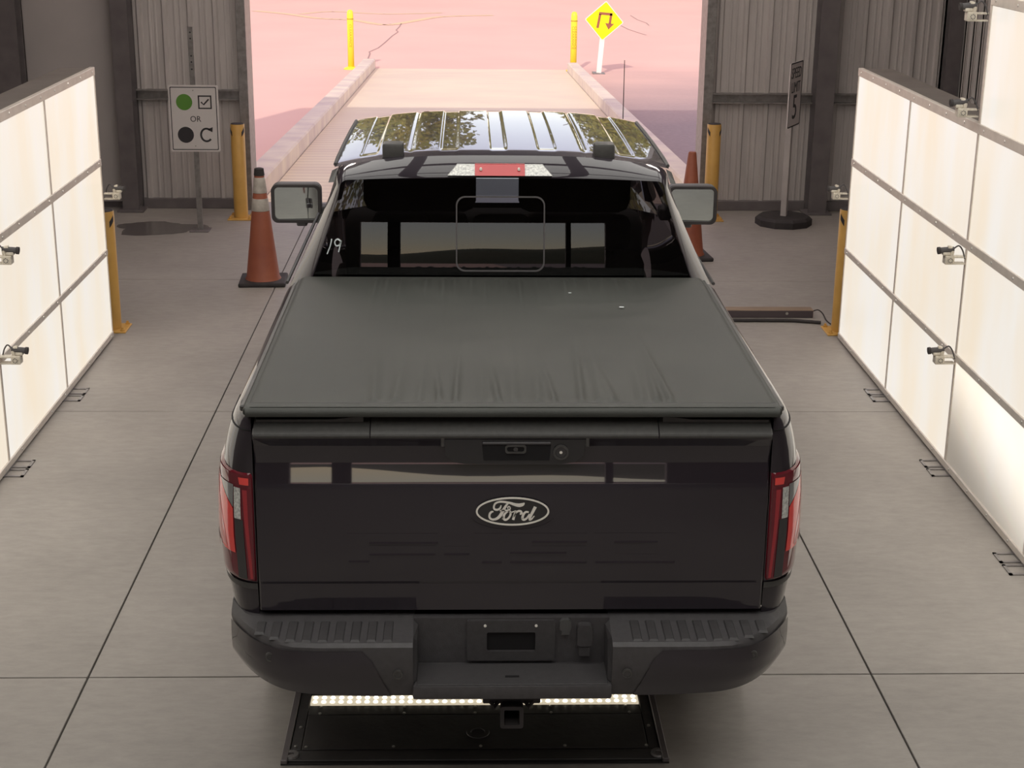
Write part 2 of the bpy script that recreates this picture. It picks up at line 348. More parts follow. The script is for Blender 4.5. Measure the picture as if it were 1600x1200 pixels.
lot_line([(470, 22), (520, 18), (600, 22), (690, 20)], .22, 'seam_line', 'seam')

# ------------------------------------------------------------------ behind the entrance: ground, hills
struct(put('entrance_yard', [(-90, -10.2, -.02), (90, -10.2, -.02), (90, -200, -.02), (-90, -200, -.02)], [(0, 3, 2, 1)], 'lot'), 'pale pavement in front of the entrance')
M['hill'] = noisy(pbsdf('hill_scrub', (.09, .1, .05), .9), (.05, .07, .03), (.14, .13, .07), .05, detail=8)
def hill(u, v):
    x = -220+440*u; h = 6+2*math.sin(x*.021+1)+1.5*math.sin(x*.07)+.9*math.sin(x*.19+2)
    return (x, -170-40*v-6*math.sin(x*.03), -.5+h*math.sin(v*PI*.5))
struct(MB().grid(hill, 110, 8).build('hill', 'hill', smooth=True), 'low dark hills beyond the entrance')
# trees past the end of the lot; the truck roof mirrors them
M['leaf'] = noisy(pbsdf('leaf', (.2, .22, .04), .6), (.13, .15, .025), (.36, .33, .06), 1.2)
M['bark'] = noisy(pbsdf('bark', (.1, .07, .05), .9), (.08, .06, .04), (.15, .11, .08), 4)
def tree_meshes(seed):
    rnd = random.Random(seed); t = MB(); L = MB()
    t.tube([(0, 0, 0), (.1, 0, 2), (0, .1, 4.5), (.1, .1, 7)], [.35, .28, .2, .1], 8)
    for k in range(6):
        a = rnd.uniform(0, 2*PI); z = rnd.uniform(3, 6); t.tube([(0, 0, z), (1.2*math.cos(a), 1.2*math.sin(a), z+1.2), (2.6*math.cos(a), 2.6*math.sin(a), z+2.2)], [.12, .08, .04], 6)
    blobs = [(rnd.gauss(0, 1.7), rnd.gauss(0, 1.5), rnd.uniform(3.2, 9.5), rnd.uniform(1.0, 1.9)) for k in range(26)]
    for bx, by, bz, br in blobs:
        for k in range(120):
            d = Vector((rnd.gauss(0, 1), rnd.gauss(0, 1), rnd.gauss(0, 1))).normalized(); p = Vector((bx, by, bz))+d*br*rnd.uniform(.6, 1.05)
            a = Vector((rnd.gauss(0, 1), rnd.gauss(0, 1), rnd.gauss(0, 1))).normalized()*rnd.uniform(.15, .34); b = a.orthogonal().normalized()*a.length*.7
            L.add([p-a, p-b, p+a, p+b], [(0, 1, 2, 3)])
    return t, L
protos = []
rt = random.Random(5)
TREES = [(-13.5, 71, .95), (-2.5, 74, 1.0), (7.7, 72, 1.0), (18.5, 74, .95), (-19, 90, 1.1), (-8.5, 92, 1.1), (13.0, 91, 1.15), (24.5, 92, 1.1)]
for i, (x, y, s) in enumerate(TREES):
    k = i % 3
    r = thing('lot_tree', 'leafy green tree standing beyond the far edge of the lot', 'tree', (x, y, gz(YR)-.02), rt.uniform(0, 6), 'trees beyond the lot')
    if i < 3:
        t, L = tree_meshes(10+i); a = t.build('trunk', 'bark', r, local=True, smooth=True); b = L.build('foliage', 'leaf', r, local=True); protos.append((a.data, b.data))
    else:
        for nm, me in zip(('trunk', 'foliage'), protos[k]):
            o = bpy.data.objects.new(nm, me); C.objects.link(o); o.parent = r
    r.scale = (s, s, s*1.5)

# ------------------------------------------------------------------ overhead light fixtures above the lane
M['canopy'] = emis('overhead_diffuser', (1.0, .985, .93), CANOPY_E)
M['lamp_warm'] = emis('warm_lamp', (1.0, .88, .80), 24)
hs = dd = rd = None; k = 0
for y in (1.6, 3.3, 5.0, 6.7, 8.4):
    for x in (-2.25, -1.05, .15, 1.35, 2.55):
        r = thing('overhead_light', 'square white ceiling light panel hung above the lane', 'ceiling light', (x, y, 4.45), 0, 'overhead light panels')
        if k == 0:
            a = MB().box(-.55, .55, -.75, .75, .02, .10, .006).build('housing', 'steel', r, local=True); b = MB().box(-.53, .53, -.73, .73, 0, .019).build('diffuser', 'canopy', r, local=True)
            c = MB().tube([(-.4, 0, .1), (-.4, 0, 1.15)], .01, 6).build('hanger', 'steel', r, local=True); hs, dd, rd = a.data, b.data, c.data
            o = bpy.data.objects.new('hanger', rd); C.objects.link(o); o.parent = r; o.location = (.8, 0, 0)
        else:
            for nm, me in (('housing', hs), ('diffuser', dd), ('hanger', rd), ('hanger', rd)):
                o = bpy.data.objects.new(nm, me); C.objects.link(o); o.parent = r
            o.location = (.8, 0, 0)
        k += 1

hb_ = ht_ = None  # strip lamps mirrored in the truck roof, plus extras added to brighten far walls
for y in (10.6, 12.3, 14.0):
    for x in (-1.9, 2.1):
        r = thing('bay_light', 'long warm strip lamp under the roof beams near the exit door', 'ceiling light', (x, y, 5.18), 0, 'strip lamps near the exit door')
        if hb_ is None:
            a = MB().box(-.72, .72, -.13, .13, .012, .12, .01).build('housing', 'galv', r, local=True); b = MB().box(-.70, .70, -.11, .11, 0, .012).build('tube_cover', 'lamp_warm', r, local=True); hb_, ht_ = a.data, b.data
        else:
            for nm, me in (('housing', hb_), ('tube_cover', ht_)):
                o = bpy.data.objects.new(nm, me); C.objects.link(o); o.parent = r

# ================================================================== LIGHT WALLS
def panel_mat(name, fade=False):
    m = emis(name, (1.0, .93, .80), PANEL_E); nt = m.node_tree; n = nt.nodes; l = nt.links; b = n['Principled BSDF']
    b.inputs['Base Color'].default_value = (.06, .06, .058, 1)
    g = n.new('ShaderNodeTexCoord'); mp = n.new('ShaderNodeMapping'); mp.inputs['Scale'].default_value = (1, 1.6, .5); l.new(g.outputs['Object'], mp.inputs[0])
    oi = n.new('ShaderNodeObjectInfo'); ad = n.new('ShaderNodeVectorMath'); ad.operation = 'ADD'; l.new(mp.outputs[0], ad.inputs[0])
    ml = n.new('ShaderNodeMath'); ml.operation = 'MULTIPLY'; ml.inputs[1].default_value = 40; l.new(oi.outputs['Random'], ml.inputs[0]); l.new(ml.outputs[0], ad.inputs[1])
    nz = n.new('ShaderNodeTexNoise'); nz.inputs['Scale'].default_value = 1.6; nz.inputs['Detail'].default_value = 3; l.new(ad.outputs[0], nz.inputs['Vector'])
    r = n.new('ShaderNodeValToRGB'); e = r.color_ramp.elements
    e[0].position = .3; e[0].color = (.90, .78, .62, 1); e[1].position = .7; e[1].color = (.90, .86, .80, 1); l.new(nz.outputs['Fac'], r.inputs[0]); l.new(r.outputs[0], b.inputs['Emission Color'])
    b.inputs['Emission Strength'].default_value = 1.0*PANEL_E/.86
    if fade:      # emission strength falls off towards this panel's lower far edge
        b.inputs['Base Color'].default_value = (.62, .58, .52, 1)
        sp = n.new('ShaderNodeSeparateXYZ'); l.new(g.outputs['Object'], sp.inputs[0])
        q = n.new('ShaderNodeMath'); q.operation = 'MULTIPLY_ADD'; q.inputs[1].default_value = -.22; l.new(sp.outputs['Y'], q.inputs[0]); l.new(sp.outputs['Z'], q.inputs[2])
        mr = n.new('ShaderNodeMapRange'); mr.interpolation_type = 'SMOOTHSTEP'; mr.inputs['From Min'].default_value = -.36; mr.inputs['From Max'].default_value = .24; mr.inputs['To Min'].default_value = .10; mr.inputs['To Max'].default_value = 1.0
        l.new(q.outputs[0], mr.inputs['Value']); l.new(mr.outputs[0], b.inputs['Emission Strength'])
    return m
M['panel'] = panel_mat('light_panel'); M['panel_fade'] = panel_mat('light_panel_fade', True)
YS = [10.72, 9.41, 8.10, 6.80, 5.50, 4.20, 2.90, 1.60]
RAILS = [(.015, .055), (.612, .655), (1.245, 1.295), (1.868, 1.922)]
RAILS_T = RAILS[3:]+[(2.53, 2.585), (3.15, 3.20)]
def light_wall(sx, X, label, zoff, yrange, tall_from, fade):
    # local x: 0 is the panel face, positive x points into the lane
    r = thing('light_wall', label, 'light panel', (X, 6.0, 0)); r.rotation_euler = (0, 0, 0)
    def bx(m, x0, x1, *a, **k):
        a0, a1 = sorted((x0*sx, x1*sx)); return m.box(a0, a1, *a, **k)
    def loc(y): return y-6.0
    ya, yb = yrange
    bx(MB(), -.24, -.03, loc(yb), loc(ya), .03, 1.915+zoff, ch=.006).build('backing_box', 'box_dark', r, local=True)
    bx(MB(), -.24, -.03, loc(yb), loc(tall_from), 1.925+zoff, 3.2, ch=.006).build('backing_box', 'box_dark', r, local=True)
    base = None
    seams = [y for y in YS if yb <= y <= ya]
    def row(z0, z1, s):
        nonlocal base
        for a, b in zip(s[:-1], s[1:]):
            h, wd = (z1-z0)/2, (a-b)/2-.009
            o = bx(MB(), -.028, -.006, -wd, wd, -h, h).build('panel', 'panel', r, local=True)
            o.location = (0, loc((a+b)/2), (z0+z1)/2)
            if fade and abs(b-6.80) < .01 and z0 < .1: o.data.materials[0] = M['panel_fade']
    for (a, b), (c, d) in zip(RAILS[:-1], RAILS[1:]): row(b+zoff*(b > .1), c+zoff, seams)
    ts = [y for y in seams if y <= tall_from+.01]
    for (a, b), (c, d) in zip(RAILS_T[:-1], RAILS_T[1:]): row(b+zoff, c+zoff, ts)
    def rail(z0, z1, y0, y1):
        o = bx(MB(), -.03, .004, loc(y1), loc(y0), z0, z1, ch=.003).build('rail', 'rail', r, local=True)
        sc = MB(); y = y0-.08
        while y > y1:
            xc = .004*sx; sc.add([(xc+sx*.003, loc(y)+.007*math.cos(t*PI/4), (z0+z1)/2+.007*math.sin(t*PI/4)) for t in range(8)]+[(xc, loc(y)+.008*math.cos(t*PI/4), (z0+z1)/2+.008*math.sin(t*PI/4)) for t in range(8)],
                   [tuple(range(8))]+[(k, (k+1) % 8, 8+(k+1) % 8, 8+k) for k in range(8)]); y -= .33
        sc.build('screws', 'screw', o, local=True)
    for i, (a, b) in enumerate(RAILS): rail(a+(zoff if i else 0), b+(zoff if i else 0), ya, yb)
    for a, b in RAILS_T[1:]: rail(a+zoff, b+zoff, tall_from, yb)
    for k, y in enumerate(seams):
        top = RAILS[3][0]+zoff if y > tall_from+.01 else 3.2
        wd = .013 if y != seams[0] else .006
        bx(MB(), -.03, -.001, loc(y)-wd, loc(y)+wd, .05, top).build('mullion', 'rail', r, local=True)
        # floor bracket: two open loops of flat bar
        if k:
            m = MB(); yy = loc(y)
            for d in (-.12, .02):
                for q in ((.0, .10, yy+d, yy+d+.018), (.0, .10, yy+d+.10, yy+d+.118), (.085, .10, yy+d, yy+d+.118)): bx(m, q[0], q[1], q[2], q[3], 0.0, .006)
            bx(m, -.03, .0, yy-.13, yy+.15, 0, .04); m.build('foot_bracket', 'galv', r, local=True)
    bx(MB(), -.2, -.05, loc(ya)-.2, loc(ya)-.05, 0, .03).box(*sorted((-.2*sx, -.05*sx)), loc(yb)+.05, loc(yb)+.2, 0, .03).build('foot', 'box_dark', r, local=True)
    return r
light_wall(1, -2.54, 'glowing white light panel wall on the left side of the truck', 0, (10.72, 5.50), 8.10, False)
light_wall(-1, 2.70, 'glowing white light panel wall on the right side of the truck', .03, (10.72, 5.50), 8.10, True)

# ================================================================== WALL CAMERAS
def make_cam(label, loc, rz):
    r = thing('inspection_camera', label, 'camera', loc, rz, 'inspection cameras on the light walls')
    b = MB().box(.060, .112, -.026, .026, -.036, .012, .004).build('housing', 'camera_body', r, local=True)
    MB().box(0, .064, -.022, .022, .000, .008, .001).box(0, .064, -.022, .022, -.036, -.028, .001).build('arm', 'camera_body', r, local=True)
    for s in (-1, 1):
        m = MB()
        def disc(rad, y0, y1, n=20): m.prism(circ(.084, -.012, rad, n), *sorted((s*y0, s*y1)))
        disc(.017, .026, .030); d = m.build('dial', 'camera_body', r, local=True)
        m2 = MB()
        for k in range(8): a = k*PI/4; m2.prism(circ(.084+.0115*math.cos(a), -.012+.0115*math.sin(a), .0028, 8), *sorted((s*.030, s*.0325)))
        m2.build('pegs', 'black_plastic', d, local=True)
    MB().tube(smooth_line([(.074, 0, .010), (.070, 0, .032), (.078, 0, .050), (.096, 0, .054)], 5), .012, 10).build('neck', 'camera_body', r, local=True)
    MB().box(.084, .124, -.018, .018, .012, .030, .004).build('cradle', 'camera_body', r, local=True)
    MB().tube([(.062, 0, .046), (.112, 0, .040), (.142, 0, .037)], [.013, .0165, .0165], 14).build('barrel', 'black_plastic', r, local=True)
    MB().tube([(.136, 0, .0376), (.150, 0, .036)], .020, 16).build('lens_hood', 'rubber', r, local=True)
    MB().tube(smooth_line([(.064, 0, .047), (.040, .01, .066), (.018, .015, .040), (.004, .02, -.004)], 6), .0042, 6).build('cable', 'black_plastic', r, local=True)
    return r
XL, XR = -2.536, 2.696
cams = [(XR, 8.10, (1487, 402), 'small wall camera on the right light wall, at mid height beside a seam'),
        (XR, 8.10, (1468, 558), 'lower wall camera on the right light wall, just above the bottom row of panels'),
        (XR, 8.13, (1518, 172), 'wall camera on the right, standing above the top rail of the low panels'),
        (XR, 8.13, (1533, 22), 'highest wall camera, at the upper left edge of the tall right panels'),
        (XR, 10.74, (1314, 303), 'wall camera at the far end of the right light wall, near the speed limit sign'),
        (XL, 8.10, (8, 402), 'upper wall camera on the left light wall, cut by the picture edge'),
        (XL, 8.10, (21, 558), 'lower wall camera on the left light wall, near the picture edge'),
        (XL, 10.74, (178, 303), 'wall camera at the far end of the left light wall, above a yellow bollard')]
c0 = None
for X, Y, (px, py), lab in cams:
    z = at_y(px, py, Y).z; rz = 0 if X < 0 else PI
    if c0 is None: c0 = make_cam(lab, (X, Y, z), rz)
    else: dup(c0, (X, Y, z), rz, lab)

# ================================================================== BOLLARDS
def bollard(label, loc, h, r=.068, rz=0):
    t = thing('bollard', label, 'bollard', loc, rz, 'yellow steel bollards in the hall')
    MB().lathe([(r, .012), (r, h-.006), (r-.004, h)], 24).build('post', 'yellow', t, local=True, autosm=40)
    MB().lathe([(r-.004, h), (r-.008, h+.006), (.001, h+.008)], 20).build('cap', 'rubber', t, local=True)
    bp = MB().box(-.12, .12, -.12, .12, 0, .012, .003).build('base_plate', 'yellow', t, local=True)
    for sx in (-1, 1):
        for sy in (-1, 1): MB().lathe([(.016, .012), (.016, .024), (.009, .024), (.009, .038)], 6, (sx*.092, sy*.092, 0)).build('bolt', 'yellow', bp, local=True)
    for s in (-1, 1):                          # black chevron, wrapped on the post
        m = MB()
        for k in range(10):
            a0 = -PI/2+s*(.30+k*.10); a1 = a0+s*.10; rr = r+.0012; za = h-.145+.075*(k/10); zb = h-.145+.075*((k+1)/10); zt = h-.07
            q = [(rr*math.cos(a), rr*math.sin(a), z) for a, z in ((a0, za-.0), (a1, zb-.0), (a1, zb+.045), (a0, za+.045))]
            if k > 3: m.add(q, [(0, 1, 2, 3) if s > 0 else (3, 2, 1, 0)])
        m.build('chevron', 'ink', t, local=True)
    return t
bollard('yellow steel bollard by the left door jamb, behind the striped traffic cone', (-2.21, 14.93, 0), .92)
bollard('yellow steel bollard by the right door jamb, behind the truck mirror', (2.40, 14.97, 0), .94)
bollard('yellow steel bollard behind the far end of the left light wall', (-2.60, 10.96, 0), .88)
bollard('yellow steel bollard behind the far end of the right light wall', (2.765, 10.93, 0), .92)
M['sleeve'] = pbsdf('yellow_sleeve', (.95, .78, .05), .4); M['sleeve_ink'] = pbsdf('sleeve_print', (.5, .34, .02), .6)
def sleeve(label, loc, double):
    t = thing('delineator_post', label, 'bollard', loc, 0, 'yellow delineator posts at the foot of the ramp')
    MB().lathe([(.073, .05), (.073, 1.22), (.066, 1.29), (.045, 1.325), (.001, 1.335)], 20).build('sleeve', 'sleeve', t, local=True, smooth=True)
    MB().lathe([(.17, 0), (.165, .03), (.11, .055), (.074, .07)], 20).build('base', 'sleeve', t, local=True, smooth=True)
    MB().lathe([(.0745, 1.115), (.0755, 1.12), (.0755, 1.14), (.0745, 1.145)], 20).build('band', 'sleeve_ink', t, local=True)
    text('lettering', 'CLEARANCE' if not double else 'CLEARANCE', .10, -.025 if double else 0, .76, -.0745, 'sleeve_ink', t, sx=.92, sz=.75, rot=-PI/2)
    if double: text('lettering', 'CLEARANCE', .10, .03, .76, -.0735, 'sleeve_ink', t, sx=.92, sz=.6, rot=-PI/2)
    return t
sleeve('tall yellow post outside, at the far end of the left kerb', (-2.66, 35.9, gz(35.9)-.02), False)
sleeve('tall yellow post outside, next to the diamond U-turn sign', (2.42, 35.75, gz(35.75)-.02), True)

# ================================================================== TRAFFIC CONES
def cone(label, loc, rz, striped):
    t = thing('traffic_cone', label, 'traffic cone', loc, rz)
    MB().box(-.19, .19, -.19, .19, 0, .035, .012).build('base', 'rubber', t, local=True)
    H = .94; r0, r1 = .135, .034
    def rad(z): return r0+(r1-r0)*(z-.035)/(H-.035)
    MB().lathe([(r0+.012, .035), (r0, .055), (rad(.4), .4), (rad(H-.01), H-.01), (r1-.006, H)], 28).build('cone_body', 'orange', t, local=True, autosm=40)
    if striped:
        for a, b in ((.60, .70), (.745, .87)): MB().lathe([(rad(a)+.0015, a), (rad(a)+.003, a+.004), (rad(b)+.003, b-.004), (rad(b)+.0015, b)], 28).build('reflective_collar', 'reflect', t, local=True, smooth=True)
        MB().lathe([(rad(.885)+.002, .885), (rad(.885)+.003, .89), (rad(.935)+.003, .94), (.02, .946)], 24).build('tip', 'rubber', t, local=True)
    return t
cone('orange traffic cone with two faded white collars, left of the truck', (-1.675, 12.38, 0), .05, True)
cone('plain orange traffic cone behind the right truck mirror', (1.955, 13.32, 0), .1, False)

# ================================================================== SIGNS
t = thing('instruction_sign', 'white sign with green dot, check box, OR and black dot on a steel post', 'sign', (-2.515, 14.36, 0))
post = MB()
post.box(-.024, .024, -.006, -.002, .01, 1.88).box(-.024, -.020, -.002, .022, .01, 1.88).box(.020, .024, -.002, .022, .01, 1.88); post.build('post', 'galv', t, local=True)
MB().box(-.09, .09, -.09, .09, 0, .012, .003).build('base_plate', 'steel', t, local=True)
for z in (1.83, 1.775, 1.565, 1.50, 1.62): MB().prism(circ(0, z, .008, 10), -.0075, -.005).build('hole', 'ink', t, local=True)
pl = MB().prism(rrect(-.2275, .2275, .748, 1.358, .018), -.016, -.0075).build('plate', 'white', t, local=True)
def onp(name, m, mat, par): return m.build(name, mat, par, local=True)
ya, yb = -.0175, -.0155
cz = 1.053
onp('border', MB().ring(rrect(-.212, .212, .764, 1.342, .01), rrect(-.205, .205, .771, 1.335, .008), ya, yb), 'ink', pl)
onp('green_dot', MB().prism(circ(-.085, cz+.150, .074), ya, yb), 'green', pl)
onp('black_dot', MB().prism(circ(-.085, cz-.150, .074), ya, yb), 'ink', pl)
onp('check_box', MB().ring(rrect(.042, .166, cz+.088, cz+.212, .001), rrect(.054, .154, cz+.100, cz+.200, .001), ya, yb), 'ink', pl)
onp('check_mark', MB().strip([(.070, cz+.152), (.092, cz+.128), (.140, cz+.178)], .014, ya, yb), 'ink', pl)
arc = [(.105+.050*math.cos(math.radians(a)), cz-.150+.058*math.sin(math.radians(a))) for a in range(50, 321, 10)]
onp('turn_arrow', MB().strip(arc, .018, ya, yb).prism([(.165, cz-.078), (.160, cz-.125), (.112, cz-.098)], ya, yb), 'ink', pl)
text('lettering', 'OR', .075, .012, cz-.006, -.0165, 'ink', pl, sx=.95)
for z in (1.31, .80): MB().prism(circ(.0, z, .006, 8), -.018, -.0155).build('rivet', 'galv', pl, local=True)

t = thing('speed_limit_sign', 'speed limit 5 sign on a white post with a black rubber foot', 'sign', (3.09, 14.76, 0), math.radians(62))
MB().prism(circ(0, 0, .275, 10), 0, 1).v
oct_ = circ(0, 0, .275, 10)
bv = [(x, y, 0) for x, y in oct_]+[(x, y, .06) for x, y in oct_]+[(x*.9, y*.9, .085) for x, y in oct_]
put('foot', bv, [tuple(range(10))[::-1], tuple(range(20, 30))]+[(i, (i+1) % 10, 10+(i+1) % 10, 10+i) for i in range(10)]+[(10+i, 10+(i+1) % 10, 20+(i+1) % 10, 20+i) for i in range(10)], 'rubber', t, local=True)
M['post_white'] = noisy(pbsdf('white_post', (.42, .39, .37), .5), (.38, .345, .33), (.47, .43, .41), 6)
M['sign_grey'] = noisy(pbsdf('speed_plate', (.30, .27, .265), .4), (.70, .64, .62), (.78, .71, .70), 5)
MB().box(-.028, .028, -.028, .028, .08, 1.5, .003).build('post', 'post_white', t, local=True)
sp = MB().prism(rrect(-.20, .20, .955, 1.565, .02), -.036, -.029).build('plate', 'sign_grey', t, local=True)
onp('border', MB().ring(rrect(-.200, .200, .955, 1.565, .02), rrect(-.188, .188, .967, 1.553, .015), -.0375, -.0355), 'ink', sp)
text('lettering', 'SPEED', .125, 0, 1.46, -.037, 'ink', sp, sx=.95, sz=1.15); text('lettering', 'LIMIT', .125, 0, 1.325, -.037, 'ink', sp, sx=.95, sz=1.15); text('lettering', '5', .30, 0, 1.13, -.037, 'ink', sp, sx=1.1, sz=1.1)

M['yel_sign'] = pbsdf('sign_yellow', (.95, .88, .0), .4); M['sign_brown'] = pbsdf('sign_arrow', (.33, .10, .05), .5); M['sign_post'] = pbsdf('outdoor_post', (.85, .78, .72), .5)
t = thing('u_turn_sign', 'yellow diamond sign with a U-turn arrow on a white post outside', 'sign', (2.94, 35.0, gz(35)-.02)); t.rotation_euler = (0, math.radians(4.5), 0)
MB().box(-.055, .055, -.045, .045, .02, .95, .004).build('post', 'sign_post', t, local=True)
MB().box(-.14, .14, -.14, .14, 0, .03, .004).build('base_plate', 'galv', t, local=True)
def dia(h, cz=1.17, r=.03):
    P = []
    for a, (dx, dz) in ((0, (h, 0)), (90, (0, h)), (180, (-h, 0)), (270, (0, -h))):
        for k in range(-3, 4):
            th = math.radians(a+15*k); P.append((dx*(1-r*1.414/h)+r*math.cos(th), cz+dz*(1-r*1.414/h)+r*math.sin(th)))
    return P
pl = MB().prism(dia(.435), -.058, -.047).build('plate', 'sign_post', t, local=True)
onp('face', MB().prism(dia(.415), -.060, -.0575), 'yel_sign', pl)
onp('turn_arrow', MB().strip([(-.135, 1.005), (-.105, 1.31)], .055, -.063, -.0595).strip([(-.132, 1.325), (.165, 1.325)], .058, -.063, -.0595).strip([(.140, 1.34), (.128, 1.12)], .055, -.063, -.0595)
    .prism([(.025, 1.125), (.225, 1.125), (.112, .99)], -.063, -.0595), 'sign_brown', pl)

# ================================================================== FLOOR THINGS
t = thing('wheel_stop', 'long brown timber wheel stop on the floor, right of the truck', 'wheel stop', (2.2, 11.36, 0))
MB().box(-.9, .445, -.05, .05, 0, .062, .006).build('beam', 'wood', t, local=True)
M['wood_dark'] = pbsdf('stop_face', (.075, .055, .06), .6)
MB().box(-.895, .44, -.054, -.05, .002, .056).build('face_strip', 'wood_dark', t, local=True)
for x in (-.33, .24): MB().prism(circ(x, .036, .011, 10), -.058, -.053).build('screw', 'screw', t, local=True)
h = MB().tube(smooth_line([(1.2, 11.19, .014), (1.9, 11.19, .014), (2.40, 11.19, .014), (2.52, 11.17, .014), (2.665, 11.13, .014)], 6), .013, 8).build('floor_hose', 'rubber')
tag(h, 'black cable lying on the floor in front of the wheel stop', 'cable')
k = tag(MB().tube(smooth_line([(2.650, 11.36, .04), (2.69, 11.36, .05), (2.72, 11.33, .03), (2.725, 11.22, .008), (2.735, 11.12, .006)], 6), .005, 6).build('thin_cable', 'rubber'), 'thin black wire curling from the end of the wheel stop', 'cable')
M['plate'] = noisy(pbsdf('inspection_plate', (.06, .055, .055), .45, .3), (.06, .055, .056), (.10, .092, .088), 3, bump=.15, bscale=30)
M['plate_gap'] = pbsdf('plate_gap', (.02, .018, .018), .7)
t = thing('floor_scanner', 'dark steel floor plate with a lit LED strip under the truck bumper', 'floor plate', (.033, 5.4, 0))
MB().box(-.725, .725, -.36, .30, 0, .006).build('base_frame', 'plate_gap', t, local=True)
MB().box(-.655, .655, -.27, -.018, .006, .014, .002).build('cover_plate', 'plate', t, local=True)
MB().box(-.655, .655, -.015, .056, .006, .014, .002).build('cover_plate', 'plate', t, local=True)
MB().box(-.655, .655, .133, .30, .006, .014, .002).build('cover_plate', 'plate', t, local=True)
MB().box(-.70, .70, -.345, -.275, .006, .012, .002).build('front_strip', 'plate', t, local=True)
for s in (-1, 1): MB().box(*sorted((s*.70, s*.725)), -.36, .30, .004, .022, .003).build('side_rail', 'steel', t, local=True)
for s in (-1, 1): MB().box(*sorted((s*.658, s*.698)), -.27, .30, .006, .012, .002).build('side_strip', 'plate', t, local=True)
bm_ = MB().lathe([(.007, .012), (.006, .017), (.001, .018)], 8); bme = None
for x, y in [(-.61, .042), (-.28, .042), (.0, .042), (.30, .042), (.60, .042), (-.61, -.008), (-.28, -.008), (.0, -.008), (.30, -.008), (.61, -.008), (-.675, -.11), (.675, -.11), (-.64, -.255), (-.31, -.255), (.02, -.255), (.34, -.255), (.65, -.255), (-.59, .16), (-.68, -.25)]:
    if bme is None: o = bm_.build('bolt', 'screw', t, local=True); bme = o.data
    else: o = bpy.data.objects.new('bolt', bme); C.objects.link(o); o.parent = t
    o.location = (x, y, 0)
m = MB().lathe([(.045, .014), (.043, .017), (.028, .017), (.026, .0145)], 20, (.01, -.155, 0)); m.build('round_cover', 'plate', t, local=True)
for x in (-.69, .69): MB().lathe([(.03, .012), (.028, .02), (.012, .02), (.01, .013)], 14, (x, -.31, 0)).build('lifting_eye', 'galv', t, local=True)
M['strip_base'] = emis('led_strip_base', (1, .86, .62), .55); M['led'] = emis('led_chip', (1, .92, .72), 4.0)
st = MB().box(-.655, .655, .060, .129, .006, .018, .002).build('led_strip', 'strip_base', t, local=True)
lm = MB().lathe([(.0095, 0), (.008, .004), (.001, .006)], 10); lme = None
for k in range(38):
    for y in (.076, .110):
        if lme is None: o = lm.build('led', 'led', st, local=True); lme = o.data
        else: o = bpy.data.objects.new('led', lme); C.objects.link(o); o.parent = st
        o.location = (-.637+k*.0344, y, .018)
# puddle by the sign post
rp = random.Random(3); pv = []
for k in range(40):
    a = 2*PI*k/40; rr = 1+.14*math.sin(3*a+1)+.08*math.sin(5*a)+.05*rp.uniform(-1, 1)
    pv.append((-2.98+.40*rr*math.cos(a)+.05, 14.45+.30*rr*math.sin(a), .0015))
pv += [(-2.95, 14.45, .002)]
o = put('puddle', pv, [(i, (i+1) % 40, 40) for i in range(40)], 'water'); tag(o, 'dark wet patch on the floor beside the instruction sign post', 'puddle')

# ================================================================== PICKUP TRUCK
M['paint'] = pbsdf('black_paint', (.026, .0205, .027), .3, 0, 1.0, spec=.05, coat_rough=.015)
M['paint'].node_tree.nodes['Principled BSDF'].inputs['Coat IOR'].default_value = 1.62
M['trim'] = noisy(pbsdf('grey_trim', (.06, .058, .055), .45), (.058, .055, .053), (.07, .067, .063), 60, bump=.1, bscale=400)
M['pad'] = noisy(pbsdf('step_pad', (.04, .037, .038), .55), (.052, .048, .050), (.064, .060, .062), 50, bump=.2, bscale=350)
M['gap'] = pbsdf('panel_gap', (.006, .005, .006), .8)
M['vinyl'] = noisy(pbsdf('bed_cover_vinyl', (.085, .085, .078), .5, spec=.34), (.046, .047, .042), (.056, .057, .051), 3, bump=.25, bscale=420)
M['red_lens'] = pbsdf('red_lens', (.16, .012, .022), .08, 0, .6)
M['red_bright'] = pbsdf('red_reflector', (.95, .085, .075), .15, 0, .6)
M['red_pale'] = pbsdf('red_pale_edge', (.85, .22, .22), .15, 0, .6)
M['clear_lens'] = noisy(pbsdf('clear_lens', (.5, .5, .48), .12, 0, .5), (.4, .4, .39), (.85, .85, .8), 120)
M['silver_lens'] = pbsdf('smoked_silver', (.33, .33, .33), .15, .3, .5)
M['smoke'] = pbsdf('smoke_lens', (.045, .042, .043), .12, 0, .5)
M['chrome'] = pbsdf('satin_chrome', (.95, .9, .82), .4, 0)
M['mirror'] = pbsdf('mirror_glass', (.85, .9, .86), .02, 1)
M['emblem_black'] = pbsdf('emblem_black', (.012, .011, .013), .15, 0, 1)
M['chalk'] = pbsdf('window_marker', (.8, .85, .86), .7)
M['seat'] = noisy(pbsdf('seat_cloth', (.03, .027, .028), .8), (.022, .02, .021), (.04, .037, .037), 30)
def glass(name, tint):
    m = bpy.data.materials.new(name); m.use_nodes = True; nt = m.node_tree; n = nt.nodes; l = nt.links; n.remove(n['Principled BSDF'])
    t = n.new('ShaderNodeBsdfTransparent'); t.inputs[0].default_value = (*tint, 1); g = n.new('ShaderNodeBsdfGlossy'); g.inputs['Roughness'].default_value = .005
    f = n.new('ShaderNodeFresnel'); f.inputs[0].default_value = 1.55; x = n.new('ShaderNodeMixShader')
    l.new(f.outputs[0], x.inputs[0]); l.new(t.outputs[0], x.inputs[1]); l.new(g.outputs[0], x.inputs[2]); l.new(x.outputs[0], n['Material Output'].inputs[0]); return m
M['privacy'] = glass('privacy_glass', (.13, .12, .125)); M['window'] = glass('clear_glass', (.7, .74, .72))

